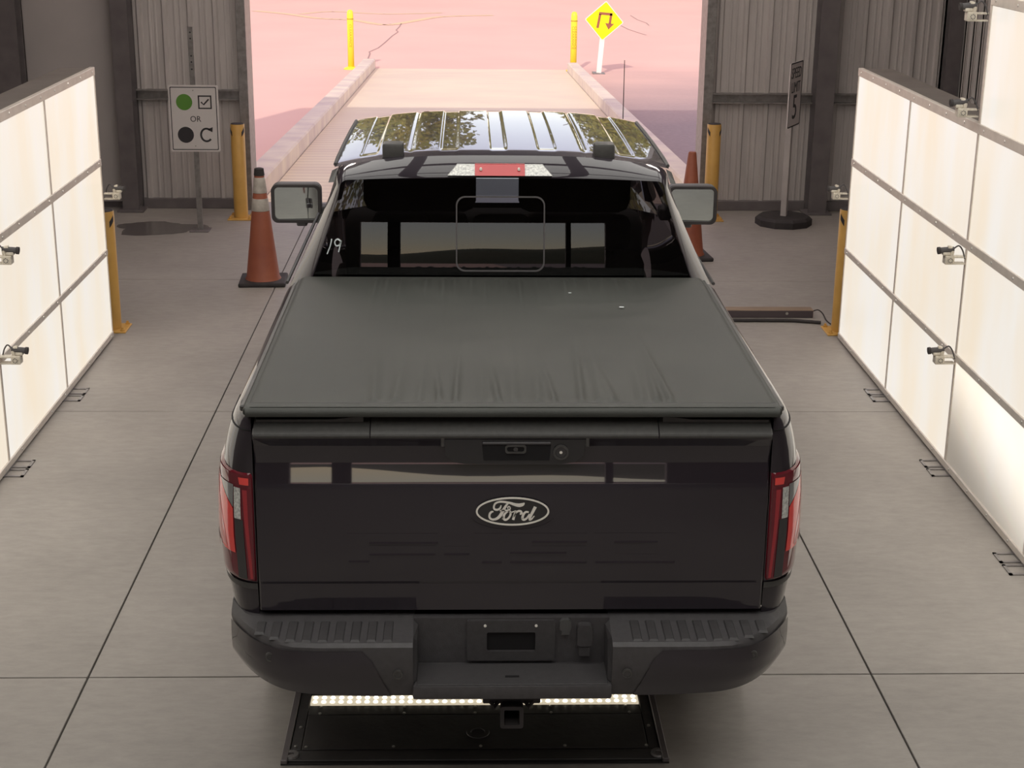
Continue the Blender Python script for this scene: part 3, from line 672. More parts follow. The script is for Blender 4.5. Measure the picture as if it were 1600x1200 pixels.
TY = 7.6
truck = thing('pickup_truck', 'black pickup truck seen from behind with a soft bed cover', 'pickup truck', (.155, TY, 0))
def tb(m, name, mat, parent=None, **k):
    v = [(x, y-TY, z) for x, y, z in m.v]
    return put(name, v, m.f, mat, parent or truck, local=True, **k)
def lerp(P, q):
    for (a, b), (c, d) in zip(P[:-1], P[1:]):
        if (a-q)*(c-q) <= 0 and a != c: return b+(d-b)*(q-a)/(c-a)
    return P[0][1] if abs(q-P[0][0]) < abs(q-P[-1][0]) else P[-1][1]
HW = [(1.445, .905), (1.44, .925), (1.425, .943), (1.40, .955), (1.36, .970), (1.30, .986), (1.22, 1.000), (1.10, 1.010), (1.0, 1.012), (.85, 1.004), (.75, .990), (.62, .972), (.5, .955)]
def hw(z): return lerp(HW, z)
XG, CR = .872, .20
def yrear(z): return 4.848+max(0, z-1.40)**2*12+max(0, .80-z)*.1
def surf(s, u, z, off=0):                 # rear corner and bed side: u 0..1 round the corner, beyond 1 metres*2 forward
    H = hw(z); Y = yrear(z)
    if u <= 1:
        a = u*PI/2; dx, dy = math.sin(a), -math.cos(a)
        x = XG+(H-XG)*math.sin(a); y = Y+CR*(1-math.cos(a))
    else: dx, dy = 1, 0; x = H; y = Y+CR+(u-1)*.5
    return (s*(x+dx*off), y+dy*off, z)
RAX, FAX, WR = 5.97, 9.66, .405
def arch(y, c, R=.49, zc=.42, zlow=.56):
    d = abs(y-c); return max(zlow, zc+math.sqrt(max(0, R*R-d*d))) if d < R else zlow
ZF = [0, .008, .02, .04, .07, .11, .16, .22, .3, .4, .5, .62, .74, .86, 1]
for s in (-1, 1):
    us = [k/10 for k in range(11)]+[1+k*.062 for k in range(1, 51)]      # to Y about 6.6
    m = MB(); v = []; nz = len(ZF)
    for u in us:
        y0 = surf(s, u, 1.0)[1]; zb = arch(y0, RAX) if u > .3 else .70
        if u <= .3: zb = .70
        top = []
        for q in ZF:
            z = 1.445+(zb-1.445)*q; v.append(surf(s, u, z))
    f = []
    for i in range(len(us)-1):
        for j in range(nz-1):
            a = i*nz+j; q = (a, a+1, a+nz+1, a+nz); f.append(q if s < 0 else q[::-1])
    m.add(v, f); side = tb(m, 'bed_side', 'paint', autosm=50)
    # rail top inwards
    m = MB()
    def rt_(u, w_, s=s):
        uu = u*1.0 if u < .2 else 1+(u-.2)/.8*3.1
        p = surf(s, uu*5 if u < .2 else uu, 1.445); q = (s*.83, max(p[1], 4.92), 1.45); return tuple(p[k]+(q[k]-p[k])*w_ for k in range(3))
    m.grid(rt_, 30, 2); tb(m, 'bed_rail_cap', 'trim', smooth=True)
    # seam between the rail and the corner panel
    m = MB(); m.tube([surf(s, u/12, 1.392, .0005) for u in range(0, 13)]+[surf(s, 1.3, 1.40, .0005)], .0028, 6); tb(m, 'panel_seam', 'gap')
    # wheel arch liner, inner side
    m = MB(); m.grid(lambda u, w_, s=s: (s*(.62+.35*w_), RAX+.52*math.cos(PI*u), .42+.52*math.sin(PI*u)), 20, 2); tb(m, 'wheel_liner', 'gap')
# tub below the cover
tb(MB().box(-.868, .868, 4.90, 6.62, .72, .86).box(-.868, -.84, 4.93, 6.62, .80, 1.43).box(.84, .868, 4.93, 6.62, .80, 1.43).box(-.868, .868, 6.58, 6.62, .8, 1.43), 'bed_tub', 'gap')
# ---------------------------------------------------------------- tailgate
TG = [(4.93, 1.40), (4.872, 1.418), (4.835, 1.398), (4.815, 1.386), (4.812, 1.378), (4.822, 1.366), (4.838, 1.340), (4.845, 1.30), (4.8475, 1.277), (4.8465, 1.270), (4.8330, 1.213), (4.8315, 1.205), (4.8300, 1.18),
      (4.827, 1.05), (4.826, .92), (4.827, .865), (4.828, .850), (4.831, .840), (4.832, .82), (4.832, .74), (4.86, .725), (4.93, .725)]
def tgy(z): return lerp([(b, a) for a, b in TG[4:]], z)
m = MB(); n = len(TG); xs = [-.866, -.860]+[-.86+1.72*k/24 for k in range(1, 24)]+[.860, .866]; v = []
for x in xs:
    e = .006 if abs(x) > .863 else 0
    v += [(x, y+e, z) for y, z in TG]
f = [(i*n+j, (i+1)*n+j, (i+1)*n+j+1, i*n+j+1) for i in range(len(xs)-1) for j in range(n-1)]
f += [tuple(range(n)), tuple(range(len(v)-1, len(v)-n-1, -1))]
m.add(v, f); tg = tb(m, 'tailgate', 'paint', autosm=12)
# top cap with raised middle and notched ends
def cap_piece(x0, x1, lift, name='tailgate_cap'):
    m = MB(); pr = [(4.925, 1.415+lift), (4.872, 1.424+lift), (4.842, 1.408+lift*.6), (4.812, 1.390), (4.8095, 1.384), (4.812, 1.376)]
    k = len(pr); v = [(x, y, z) for x in (x0, x1) for y, z in pr]+[(x, 4.925, 1.376) for x in (x0, x1)]
    f = [(j, k+j, k+j+1, j+1) for j in range(k-1)]+[tuple(range(k))+(2*k,), tuple(range(2*k-1, k-1, -1))[::1]+(2*k+1,)]
    m.add(v, f); tb(m, name, 'trim', tg, autosm=25)
cap_piece(-.862, -.478, .004); cap_piece(-.474, .482, .008); cap_piece(.486, .862, .004)
for s in (-1, 1):                      # tapered lips near the ends
    P = [(s*.855, 1.428), (s*.60, 1.429), (s*.53, 1.437), (s*.50, 1.437), (s*.50, 1.42), (s*.855, 1.42)]
    tb(MB().prism(P, 4.850, 4.905), 'cap_lip', 'trim', tg)
# handle bezel and its pieces
bz = MB(); P = [(-.232, 1.372), (-.226, 1.312), (-.20, 1.288), (-.16, 1.282), (.16, 1.282), (.205, 1.288), (.235, 1.312), (.242, 1.372)]
bz.prism(P, 4.820, 4.85); bez = tb(bz, 'handle_bezel', 'emblem_black', tg)
tb(MB().prism([(-.105, 1.352), (.125, 1.352), (.12, 1.296), (-.10, 1.296)], 4.8165, 4.821), 'handle_recess', 'gap', bez)
tb(MB().box(-.105, .125, 4.812, 4.824, 1.352, 1.362, .003), 'handle_grip', 'black_plastic', bez)
tb(MB().ring(rrect(-.028, .042, 1.322, 1.352, .010), rrect(-.022, .036, 1.328, 1.346, .007), 4.811, 4.8175), 'camera_frame', 'trim', bez)
tb(MB().prism(circ(.007, 1.337, .008, 14), 4.811, 4.8165), 'camera_lens', 'smoke', bez)
tb(MB().ring(circ(.158, 1.325, .026, 28), circ(.158, 1.325, .019, 28), 4.812, 4.8205), 'lock_ring', 'trim', bez)
tb(MB().prism(circ(.158, 1.325, .018, 24), 4.8155, 4.8205), 'lock_cylinder', 'smoke', bez); tb(MB().prism(circ(.158, 1.325, .005, 10), 4.813, 4.8205), 'key_slot', 'chrome', bez)
for x in (-.236, .246): tb(MB().box(x-.006, x+.006, 4.812, 4.83, 1.345, 1.382, .002), 'bezel_clip', 'trim', bez)
# ---------------------------------------------------------------- oval emblem
EX, EZ, EA, EB = -.001, 1.111, .124, .0515
YE_ = 4.822
em = tb(MB().prism(circ(EX, EZ, EA, 48, EB), YE_-.001, 4.835), 'emblem', 'emblem_black', tg)
tb(MB().ring(circ(EX, EZ, EA, 64, EB), circ(EX, EZ, EA-.0060, 64, EB-.0056), YE_-.004, YE_-.0005), 'emblem_rim', 'chrome', em)
def ez(P): return [((x-808)/465*EA+EX, -(z-312)/170*EB+EZ) for x, z in P]
STR = [([(662, 240), (650, 272), (615, 292), (580, 285), (570, 255), (590, 215), (640, 197), (700, 198), (770, 210), (830, 228), (890, 238), (935, 228), (956, 210)], [9, 15, 17, 16, 16, 15, 15, 16, 18, 24, 30, 26, 8]),
       ([(748, 215), (715, 255), (680, 315), (645, 370), (600, 402), (550, 408), (518, 385), (518, 345), (540, 318), (566, 314)], [14, 20, 26, 26, 20, 16, 18, 18, 16, 8]),
       ([(645, 305), (690, 297), (735, 300), (770, 290), (776, 266), (760, 252), (746, 264), (752, 282)], [8, 12, 12, 11, 10, 10, 9, 8]),
       ([(770, 306), (735, 318), (702, 352), (696, 395), (722, 412), (760, 388), (782, 345), (775, 310), (752, 312)], [10, 15, 20, 22, 18, 16, 18, 15, 9]),
       ([(690, 370), (678, 405)], [8, 6]),
       ([(846, 304), (834, 350), (815, 412)], [16, 20, 22]), ([(824, 378), (850, 332), (880, 308), (912, 312), (922, 334), (900, 346)], [8, 12, 16, 18, 18, 10]),
       ([(775, 325), (810, 318), (846, 304)], [7, 8, 8]),
       ([(1012, 322), (975, 320), (945, 350), (934, 395), (955, 412), (990, 392), (1022, 345)], [12, 16, 20, 22, 18, 16, 12]),
       ([(922, 400), (940, 390)], [8, 8]),
       ([(1095, 258), (1062, 320), (1030, 382), (1026, 410), (1050, 404), (1084, 366)], [26, 24, 22, 18, 12, 7])]
m = MB()
for P, W_ in STR:
    q = smooth_line([(x, z, w_) for (x, z), w_ in zip(P, W_)], 5)
    m.strip(ez([(a, b) for a, b, c in q]), [c/465*EA*1.45 for a, b, c in q], YE_-.004, YE_-.0005)
tb(m, 'emblem_script', 'chrome', em)
tb(MB().strip([(EX+(EA+.02)*math.cos(t), EZ-.016+(EB+.004)*math.sin(t)) for t in [PI*(1.08+.84*k/24) for k in range(25)]], .006, 4.825, 4.832), 'emblem_plinth', 'paint', tg)
# ---------------------------------------------------------------- stamped lettering, built as shallow raised blocks
def lx(px): return (px-800)/ (860-741)*.259-.001
def lz(py): return 1.0+(850-py)/(884-850)*.080
def letter(bars, lips):
    m = MB()
    for x0, y0, x1, y1 in bars: m.prism([(lx(x0), lz(y0)), (lx(x0), lz(y1)), (lx(x1), lz(y1)), (lx(x1), lz(y0))], 4.8255, 4.830)
    for x0, x1, y in lips:                      # sloped lower lip of the pressing, catches light from above
        a, b, z = lx(x0), lx(x1), lz(y)
        m.add([(a, 4.8258, z+.005), (b, 4.8258, z+.005), (b, 4.8224, z-.001), (a, 4.8224, z-.001), (b, 4.829, z-.004), (a, 4.829, z-.004)], [(0, 3, 2, 1), (3, 5, 4, 2)])
    tb(m, 'stamped_letter', 'paint', tg)
letter([(542, 838, 577, 882), (577, 838, 684, 852), (577, 857, 680, 871)], [(545, 577, 882), (577, 684, 853), (577, 680, 871)])
letter([(694, 858, 733, 871)], [(694, 733, 871)])
letter([(752, 838, 784, 884), (742, 838, 752, 848)], [(753, 784, 884)])
letter([(797, 838, 917, 851), (797, 851, 831, 858), (797, 858, 917, 869), (888, 869, 917, 884), (797, 874, 888, 884)], [(831, 917, 852), (797, 885, 869), (797, 917, 884)])
letter([(929, 838, 960, 884), (1028, 838, 1056, 884), (960, 838, 1028, 851), (960, 871, 1028, 884)], [(960, 1028, 852), (931, 1056, 884)])
# ---------------------------------------------------------------- tail lights
def strip_patch(s, rows, off, nu=6):
    rows = sorted(rows, key=lambda r: -r[0]); zs = []; m = MB(); v = []
    Z = []
    for a, b in zip(rows[:-1], rows[1:]):
        k = max(2, int((a[0]-b[0])/.02)); Z += [tuple(a[j]+(b[j]-a[j])*t/k for j in range(3)) for t in range(k)]
    Z.append(rows[-1])
    for z, u0, u1 in Z: v += [surf(s, u0+(u1-u0)*i/nu, z, off) for i in range(nu+1)]
    for z, u0, u1 in (Z[0], Z[-1]): pass
    f = [(j*(nu+1)+i, j*(nu+1)+i+1, (j+1)*(nu+1)+i+1, (j+1)*(nu+1)+i) if s > 0 else ((j+1)*(nu+1)+i, (j+1)*(nu+1)+i+1, j*(nu+1)+i+1, j*(nu+1)+i) for j in range(len(Z)-1) for i in range(nu)]
    m.add(v, f); return m
for s in (-1, 1):
    m = MB(); zt = [1.250, 1.245, 1.235]; 
    def lens(u, w_, s=s):
        uu = 1.5*u; top = 1.242+.030*max(0, uu-.6); bot = .838+.02*max(0, uu-.8); z = top+(bot-top)*w_; e = min(w_, 1-w_, u*1.5, (1-u)*1.5)
        return surf(s, uu, z, -.004+.014*min(1, e/.035))
    m.grid(lens, 30, 30)
    if s < 0: m.f = [q[::-1] for q in m.f]
    tl = tb(m, 'tail_light', 'red_lens', smooth=True)
    tb(strip_patch(s, [(1.234, .05, 1.2), (1.196, .05, .95)], .0112, 16), 'upper_band', 'red_lens', tl, smooth=True)
    tb(strip_patch(s, [(1.224, .07, .24), (1.198, .07, .22)], .0125), 'upper_reflector', 'red_bright', tl, smooth=True)
    tb(strip_patch(s, [(1.212, .83, .90), (1.190, .66, .93), (1.15, .52, .93), (1.105, .34, .92), (1.02, .34, .89), (.955, .33, .70), (.942, .33, .60)], .0122, 12), 'red_reflector', 'red_bright', tl, smooth=True)
    tb(strip_patch(s, [(1.19, .80, .955), (1.10, .64, .95), (1.0, .52, .92), (.955, .50, .74)], .0130, 8), 'side_marker', 'red_pale', tl, smooth=True)
    tb(strip_patch(s, [(1.193, .33, .66), (1.15, .335, .50), (1.112, .335, .345)], .0126, 6), 'silver_bezel', 'silver_lens', tl, smooth=True)
    tb(strip_patch(s, [(1.186, .205, .32), (1.072, .205, .315)], .0130), 'reverse_lens', 'clear_lens', tl, smooth=True)
    tb(strip_patch(s, [(1.070, .175, .315), (.852, .150, .30)], .0124), 'smoked_strip', 'smoke', tl, smooth=True)
    tb(strip_patch(s, [(1.184, .05, .19), (1.06, .05, .165), (.852, .04, .135)], .0118), 'inner_red_strip', 'red_lens', tl, smooth=True)
    tb(strip_patch(s, [(1.18, .10, .175), (1.06, .095, .15), (.855, .06, .10)], .0124), 'light_guide', pbsdf('light_guide', (.4, .03, .04), .2, 0, .5), tl, smooth=True)
    tb(strip_patch(s, [(.968, .90, 1.12), (.955, .70, 1.14), (.93, .74, 1.12), (.922, .84, 1.06)], .016, 8), 'blister', 'red_pale', tl, smooth=True)
    tb(strip_patch(s, [(.836, .0, 1.2), (.815, .0, 1.2)], .006, 14), 'lower_garnish', 'trim', smooth=True)
    # dark filler between tailgate and corner
    a, b = sorted((s*.856, s*.90)); tb(MB().box(a, b, 4.90, 4.95, .72, 1.40), 'gap_filler', 'gap')
# ---------------------------------------------------------------- bed cover
COV_Z = 1.478
rc = random.Random(21)
RR = [(-.45+1.0*k/15+rc.uniform(-.02, .02), rc.uniform(.010, .022), rc.uniform(.008, .016), rc.uniform(.2, .6)) for k in range(16)]
RF = [(-.55+1.15*k/20+rc.uniform(-.015, .015), rc.uniform(.008, .016), rc.uniform(.009, .016), rc.uniform(.16, .36)) for k in range(21)]
def cov(u, v):
    x = -.888+1.776*u; Y = 4.835+(6.615-4.835)*v; z = COV_Z
    z += -.004*math.sin(PI*min(1, max(0, (Y-4.95)/1.6)))*max(0, 1-(x/.888)**4)
    e = 1-min(1, (Y-4.868)/.03) if Y < 4.868 else 0
    for cx, sg, A, L in RR:
        d = Y-4.875
        if d > 0: z += A*math.exp(-((x-cx-.05*d*math.sin(cx*31))/sg)**2)*math.exp(-(d/L)**2)*min(1, d/.02)
    for cx, sg, A, L in RF:
        d = 6.60-Y
        if d > 0: z += A*math.exp(-((x-cx)/sg)**2)*math.exp(-(d/L)**2)*min(1, d/.07)
    if abs(x) > .87: z -= .012*((abs(x)-.87)/.018)
    return (x, Y, z)
m = MB(); m.grid(cov, 220, 110); cv = tb(m, 'bed_cover', 'vinyl', smooth=True)
# rolled rear edge with a stitched seam and side hems
pr = [(4.880, 1.4785), (4.868, 1.4795), (4.840, 1.478), (4.822, 1.470), (4.816, 1.458), (4.820, 1.448), (4.84, 1.442), (4.88, 1.440)]
v = [(x, y, z) for x in (-.886, -.875, .875, .886) for y, z in pr]; k = len(pr)
tb(MB().add(v, [(i*k+j, (i+1)*k+j, (i+1)*k+j+1, i*k+j+1) for i in range(3) for j in range(k-1)]+[tuple(range(k)), tuple(range(4*k-1, 3*k-1, -1))]), 'cover_rear_hem', 'vinyl', cv, autosm=50)
tb(MB().tube([(-.88, 4.874, 1.4785), (.88, 4.874, 1.4785)], .0022, 6), 'stitch_line', 'black_plastic', cv)
for s in (-1, 1):
    a, b = sorted((s*.874, s*.896)); tb(MB().box(a, b, 4.83, 6.60, 1.448, 1.474, .008), 'cover_side_hem', 'vinyl', cv, smooth=True)
    a, b = sorted((s*.897, s*.915)); tb(MB().box(a, b, 4.90, 6.58, 1.440, 1.460, .004), 'cover_rail', 'trim', cv)
for x, y, sz in ((.478, 6.10, .006), (.28, 6.33, .004)): tb(MB().add([(x-sz*1.6, y-sz, 1.482), (x+sz*1.6, y-sz, 1.482), (x+sz*1.6, y+sz, 1.482), (x-sz*1.6, y+sz, 1.482)], [(0, 1, 2, 3)]), 'white_speck', 'chalk', cv)
# ---------------------------------------------------------------- rear bumper
def bYr(x): return 4.652+.28*max(0, (abs(x)-.66)/.325)**2.6
def bzb(x): return .497+.055*max(0, (abs(x)-.45)/.55)**2
for s in (-1, 1):
    xs = [.336, .36, .42, .5, .58, .66, .74, .80, .85, .89, .92, .945, .965, .975, .980]; v = []; n = 9
    for x in xs:
        y = bYr(x); zb = bzb(x); t = max(0, (x-.93)/.05)
        v += [(s*x, max(4.90, y+.1), .715), (s*x, max(4.835, y+.05), .716), (s*x, max(4.815, y+.03), .704), (s*x, y+.012, .700-.004*t), (s*x, y, .688-.01*t), (s*(x-.012*t), y-.006, .62), (s*(x-.02*t), y+.004, .56), (s*(x-.04*t), y+.028, zb), (s*(x-.04*t), max(5.0, y+.1), zb+.01)]
    f = []
    for i in range(len(xs)-1):
        for j in range(n-1):
            q = (i*n+j, i*n+j+1, (i+1)*n+j+1, (i+1)*n+j); f.append(q if s > 0 else q[::-1])
    f += [tuple(range(n)), tuple(range(len(v)-1, len(v)-n-1, -1))]
    bump = tb(MB().add(v, f), 'bumper', 'black_plastic', autosm=35)
    # glossy painted panel on the outer face
    m = MB()
    def pp(u, w_, s=s):
        x0 = .487-.075*w_ if w_ > .12 else .505-.15*w_; x = x0+(.972-x0)*u; y = bYr(x); zb = bzb(x)
        P = [(.676, y-.004), (.62, y-.011), (.56, y-.001), (zb-.004, y+.024)]
        z = .676+(zb-.004-.676)*w_; return (s*(x+.006*u), lerp(P, z), z)
    m.grid(pp, 30, 10)
    if s > 0: m.f = [q[::-1] for q in m.f]
    tb(m, 'painted_panel', 'paint', bump, smooth=True)
    # ribbed step pad
    a, b = sorted((s*.37, s*.885))
    for k in range(9):
        xx = .405+k*.0545; y0 = bYr(xx)+.016
        tb(MB().add([(s*xx, 4.812, .703), (s*(xx+.034), 4.812, .703), (s*(xx+.034), y0, .699), (s*xx, y0, .699), (s*(xx+.004), 4.806, .710), (s*(xx+.03), 4.806, .710), (s*(xx+.03), y0+.010, .705), (s*(xx+.004), y0+.010, .705)],
              [(4, 5, 6, 7), (0, 1, 5, 4), (1, 2, 6, 5), (2, 3, 7, 6), (3, 0, 4, 7)]), 'step_rib', 'pad', bump)
    for px, py in ((421, 1034), (622, 1052)):
        xx = .155-at_y(px, py, 4.66).x; zz = at_y(px, py, 4.65).z; yy = bYr(xx)-.014
        tb(MB().ring(circ(s*xx, zz, .0165, 20), circ(s*xx, zz, .0115, 20), yy, yy+.02), 'sensor_ring', 'trim', bump); tb(MB().prism(circ(s*xx, zz, .011, 16), yy+.002, yy+.02), 'parking_sensor', 'smoke', bump)
# middle: recess with licence plate bracket, lower step
mid = tb(MB().box(-.338, .338, 4.648, 4.85, .492, .546, .008), 'centre_step', 'black_plastic', autosm=40)
tb(MB().box(-.338, .338, 4.815, 4.85, .54, .716), 'recess_back', 'black_plastic', mid)
tb(MB().box(-.325, .325, 4.652, 4.80, .545, .549, .0015), 'step_tread', 'pad', mid); tb(MB().box(-.024, .024, 4.70, 4.712, .548, .551), 'drain_slot', 'gap', mid)
tb(MB().ring(rrect(-.155, .150, .560, .712, .008), rrect(-.086, .082, .595, .668, .006), 4.800, 4.816), 'plate_bracket', 'pad', mid)
tb(MB().box(-.086, .082, 4.812, 4.8155, .595, .668), 'bracket_opening', 'gap', mid)
for x in (-.092, .084): tb(MB().prism(circ(x, .694, .005, 10), 4.797, 4.801), 'bracket_screw', 'chrome', mid)
tb(MB().prism(rrect(.165, .205, .672, .716, .014), 4.796, 4.816).box(.172, .200, 4.797, 4.815, .660, .676), 'round_plug', pbsdf('plug_grey', (.085, .083, .083), .5), mid)
tb(MB().prism(rrect(.226, .278, .620, .700, .014), 4.785, 4.816).box(.232, .274, 4.79, 4.815, .578, .618, .003), 'trailer_socket', 'pad', mid)
for s in (-1, 1): tb(MB().add([(s*.337, 4.66, .55), (s*.337, 4.81, .55), (s*.337, 4.81, .71), (s*.337, 4.70, .70), (s*.325, 4.68, .552), (s*.322, 4.80, .552), (s*.322, 4.80, .70), (s*.325, 4.72, .68)], [(4, 5, 6, 7), (0, 4, 7, 3), (3, 7, 6, 2)]), 'recess_cheek', 'pad', mid)
# hitch receiver
hz0, hz1, hy = .362, .438, 4.70
m = MB().ring(rrect(-.036, .036, hz0, hz1, .008), rrect(-.026, .026, hz0+.010, hz1-.010, .005), hy, hy+.35); hitch = tb(m, 'hitch_receiver', 'rubber')
tb(MB().ring(rrect(-.040, .040, hz0-.004, hz1+.004, .01), rrect(-.0265, .0265, hz0+.0095, hz1-.0095, .005), hy-.012, hy+.02), 'receiver_collar', 'rubber', hitch)
tb(MB().box(-.026, .026, hy+.12, hy+.13, hz0+.01, hz1-.01), 'receiver_inside', 'gap', hitch)
tb(MB().box(-.10, .10, hy+.03, hy+.10, .43, .452, .004).tube([(-.075, hy+.04, .44), (-.06, hy+.02, .425), (-.045, hy+.04, .44)], .01, 8).tube([(.045, hy+.04, .44), (.06, hy+.02, .425), (.075, hy+.04, .44)], .01, 8).box(-.45, .45, hy+.09, hy+.19, .43, .52, .01), 'hitch_cross_tube', 'rubber', hitch)
# ---------------------------------------------------------------- cab
def roof_z(x, Y):
    t = (Y-7.35)/.8; z = 1.996-.011*t*t-.055*(abs(x)/.74)**3.0
    if Y < 6.92: z -= .14*(6.92-Y)**1.6
    if Y > 8.25: z -= (Y-8.25)**1.5*.25
    return z
GR = [(-.635, -.56), (-.275, -.20), (-.05, .02), (.165, .245), (.53, .60)]
def groove(x):
    d = 0
    for a, b in GR:
        t = min((x-a), (b-x)); d = max(d, min(1, max(0, (t+.004)/.008)))
    for c in (-.41, .375): d = max(d, 1.0*math.exp(-((x-c)/.010)**2))
    return d
def roof(u, v):
    x = -.742+1.484*u; Y = 6.80+(8.42-6.80)*v; z = roof_z(x, Y); fade = min(1, max(0, (Y-6.93)/.05))
    return (x, Y, z-.007*groove(x)*fade)
tb(MB().grid(roof, 330, 44), 'roof', 'paint', autosm=40)
# rear face rings: roof edge -> window opening
def outline(kind, t):                      # t 0..1 from the left belt over the top to the right belt
    a = 2*t-1; s = -1 if a < 0 else 1; a = abs(a)           # a 1 at belt, 0 at centre
    if kind == 'out': wb, wt, z0, rc_ = .962, .742, 1.38, .06
    else: wb, wt, z0, rc_ = .862, .712, 1.40, .035
    if kind == 'out': zt = lambda x: roof_z(x, 6.80)
    else: zt = lambda x: 1.905-.012*(x/.7)**2
    if a > .5:
        q = (a-.5)/.5; x = wt+(wb-wt)*(q**1.12); z = (zt(wt)-rc_)+(z0-(zt(wt)-rc_))*q
    elif a > .40:
        q = (a-.40)/.10*PI/2; x = wt-rc_+rc_*math.sin(q); z = zt(wt)-rc_+rc_*math.cos(q)
        zz = zt(wt-rc_); z += (zz-zt(wt))*math.cos(q)
    else: x = (wt-rc_)*a/.40; z = zt(x)
    return s*x, z
def win_y(z):                               # curved glass: steeper at the sill than at the top
    q = (z-1.40)/.505; return 6.632+.505*(.085*q+.055*q*q)
def lip_y(z): return win_y(z)-.010
NT = 120; RINGS = [0, .06, .14, .24, .36, .48, .6, .72, .84, .93, 1]
def ringpt(t, q):
    xo, zo = outline('out', t); xw, zw = outline('win', t); x, z = xo+(xw-xo)*q, zo+(zw-zo)*q
    ya = win_y(zw)-.010; yb = 6.80-.03*(1-min(1, max(0, (zo-1.40)/.5)))
    return (x, ya+(yb-ya)*(1-q)**1.7, z)
v = [ringpt(k/NT, q) for q in RINGS for k in range(NT+1)]
# return flange into the opening
v += [(x, win_y(min(max(z, 1.4), 1.97))+.02, z) for x, z in (outline('win', k/NT) for k in range(NT+1))]
f = [(j*(NT+1)+i, j*(NT+1)+i+1, (j+1)*(NT+1)+i+1, (j+1)*(NT+1)+i) for j in range(len(RINGS)) for i in range(NT)]
rear = tb(MB().add(v, [q[::-1] for q in f]), 'cab_rear_frame', 'paint', autosm=45)
tb(MB().box(-.95, .95, 6.64, 6.70, .62, 1.405), 'cab_back_panel', 'paint')
# side skin from rear ring forward
def side(s):
    m = MB(); Ys = [6.80-.03]+[6.84+k*.08 for k in range(21)]; v = []; zs = [.56, .62, .75, .85, 1.0, 1.10, 1.22, 1.30, 1.36]
    up_ = [(.5+.5*(1-k/16)) for k in range(17)]
    for i, Y in enumerate(Ys):
        for z in zs: v.append((s*(hw(z)-.003), min(Y, 6.72) if i == 0 else Y, z))
        for a in up_:
            t = .5-.5*a*(.40+.0) if False else None
            x, z = outline('out', .5+a/2*1.0) if False else outline('out', .5+.5*(1-(1-a)*1.0)) 
            if i == 0: v.append((s*abs(x), 6.80-.03*(1-min(1, max(0, (z-1.40)/.5))), z))
            else: v.append((s*abs(x), Y, z))
    n = len(zs)+len(up_); f = []
    for i in range(len(Ys)-1):
        for j in range(n-1):
            q = (i*n+j, i*n+j+1, (i+1)*n+j+1, (i+1)*n+j); f.append(q[::-1] if s > 0 else q)
    return m.add(v, f)
for s in (-1, 1):
    tb(side(s), 'cab_side', 'paint', autosm=40)
    # side windows sit a few millimetres proud of the skin
    for y0, y1 in ((6.98, 7.70), (7.80, 8.42)):
        def sw(u, w_, s=s, y0=y0, y1=y1):
            a = .97-.40*w_; x, z = outline('out', .5+.5*a); lean = .10*w_ if y0 < 7 else 0
            return (s*(abs(x)+.004), y0+lean+(y1-y0-lean)*u, z)
        m = MB().grid(sw, 4, 8); m.f = [q[::-1] for q in m.f] if s < 0 else m.f
        tb(m, 'side_window', 'dark_glass', smooth=True)
    tb(MB().tube([(s*.742, 6.84, roof_z(.742, 6.84)+.002)]+[(s*.742, Y, roof_z(.742, Y)+.004) for Y in (7.0, 7.4, 7.8, 8.2)], .008, 6), 'drip_moulding', 'trim')
    # door handles
    for y in (6.95, 7.95): tb(MB().box(*sorted((s*1.0, s*1.03)), y, y+.2, 1.12, 1.15, .008), 'door_handle', 'paint')
    tb(MB().tube([(s*.975, 6.85, 1.392), (s*.975, 8.4, 1.392)], .008, 6), 'belt_moulding', 'trim')
    # grey drip end trim at the roof corner
    tb(MB().add([(s*.724, 6.775, roof_z(.72, 6.80)-.002), (s*.752, 6.79, roof_z(.74, 6.80)-.014), (s*.762, 6.70, 1.88), (s*.735, 6.685, 1.885)], [(0, 1, 2, 3), (3, 2, 1, 0)]), 'drip_end_trim', 'trim')
# rear glass
def rg(u, v):
    xr, z = None, 1.402+(1.9-1.402)*v
    # half width at this height from the opening outline
    lo = .862+(.712-.862)*((z-1.40)/.47)**.95 if z < 1.87 else .712-(1-math.sqrt(max(0, 1-((z-1.87)/.036)**2)))*.035
    x = (-1+2*u)*(lo+.004); return (x, win_y(z)+.004*1.0-.012*(1-(x/.86)**2)+.012, z)
gl = tb(MB().grid(rg, 40, 30), 'rear_window', 'privacy', smooth=True)
def wy(x, z): return win_y(z)+.004-.012*(1-(x/.86)**2)+.012
def wring(outer, inner, name, mat, par, d0=.006, d1=.001):
    n = len(outer); v = [(x, wy(x, z)-d0, z) for x, z in outer]+[(x, wy(x, z)-d0, z) for x, z in inner]+[(x, wy(x, z)-d1, z) for x, z in outer]+[(x, wy(x, z)-d1, z) for x, z in inner]; f = []
    for i in range(n):
        j = (i+1) % n; f += [(i, j, n+j, n+i), (i, 2*n+i, 2*n+j, j), (n+i, n+j, 3*n+j, 3*n+i)]
    return tb(MB().add(v, f), name, mat, par)
M['seal'] = pbsdf('slider_seal', (.10, .092, .095), .35)
wring(rrect(-.205, .187, 1.497, 1.825, .04, 6), rrect(-.199, .181, 1.503, 1.819, .036, 6), 'slider_frame', 'seal', gl)
for x, z in ((-.562, 1.418), (.70, 1.418)):
    y = wy(x, z); tb(MB().box(x-.014, x+.014, y-.010, y-.001, z-.010, z+.012, .002), 'window_clip', 'trim', gl)
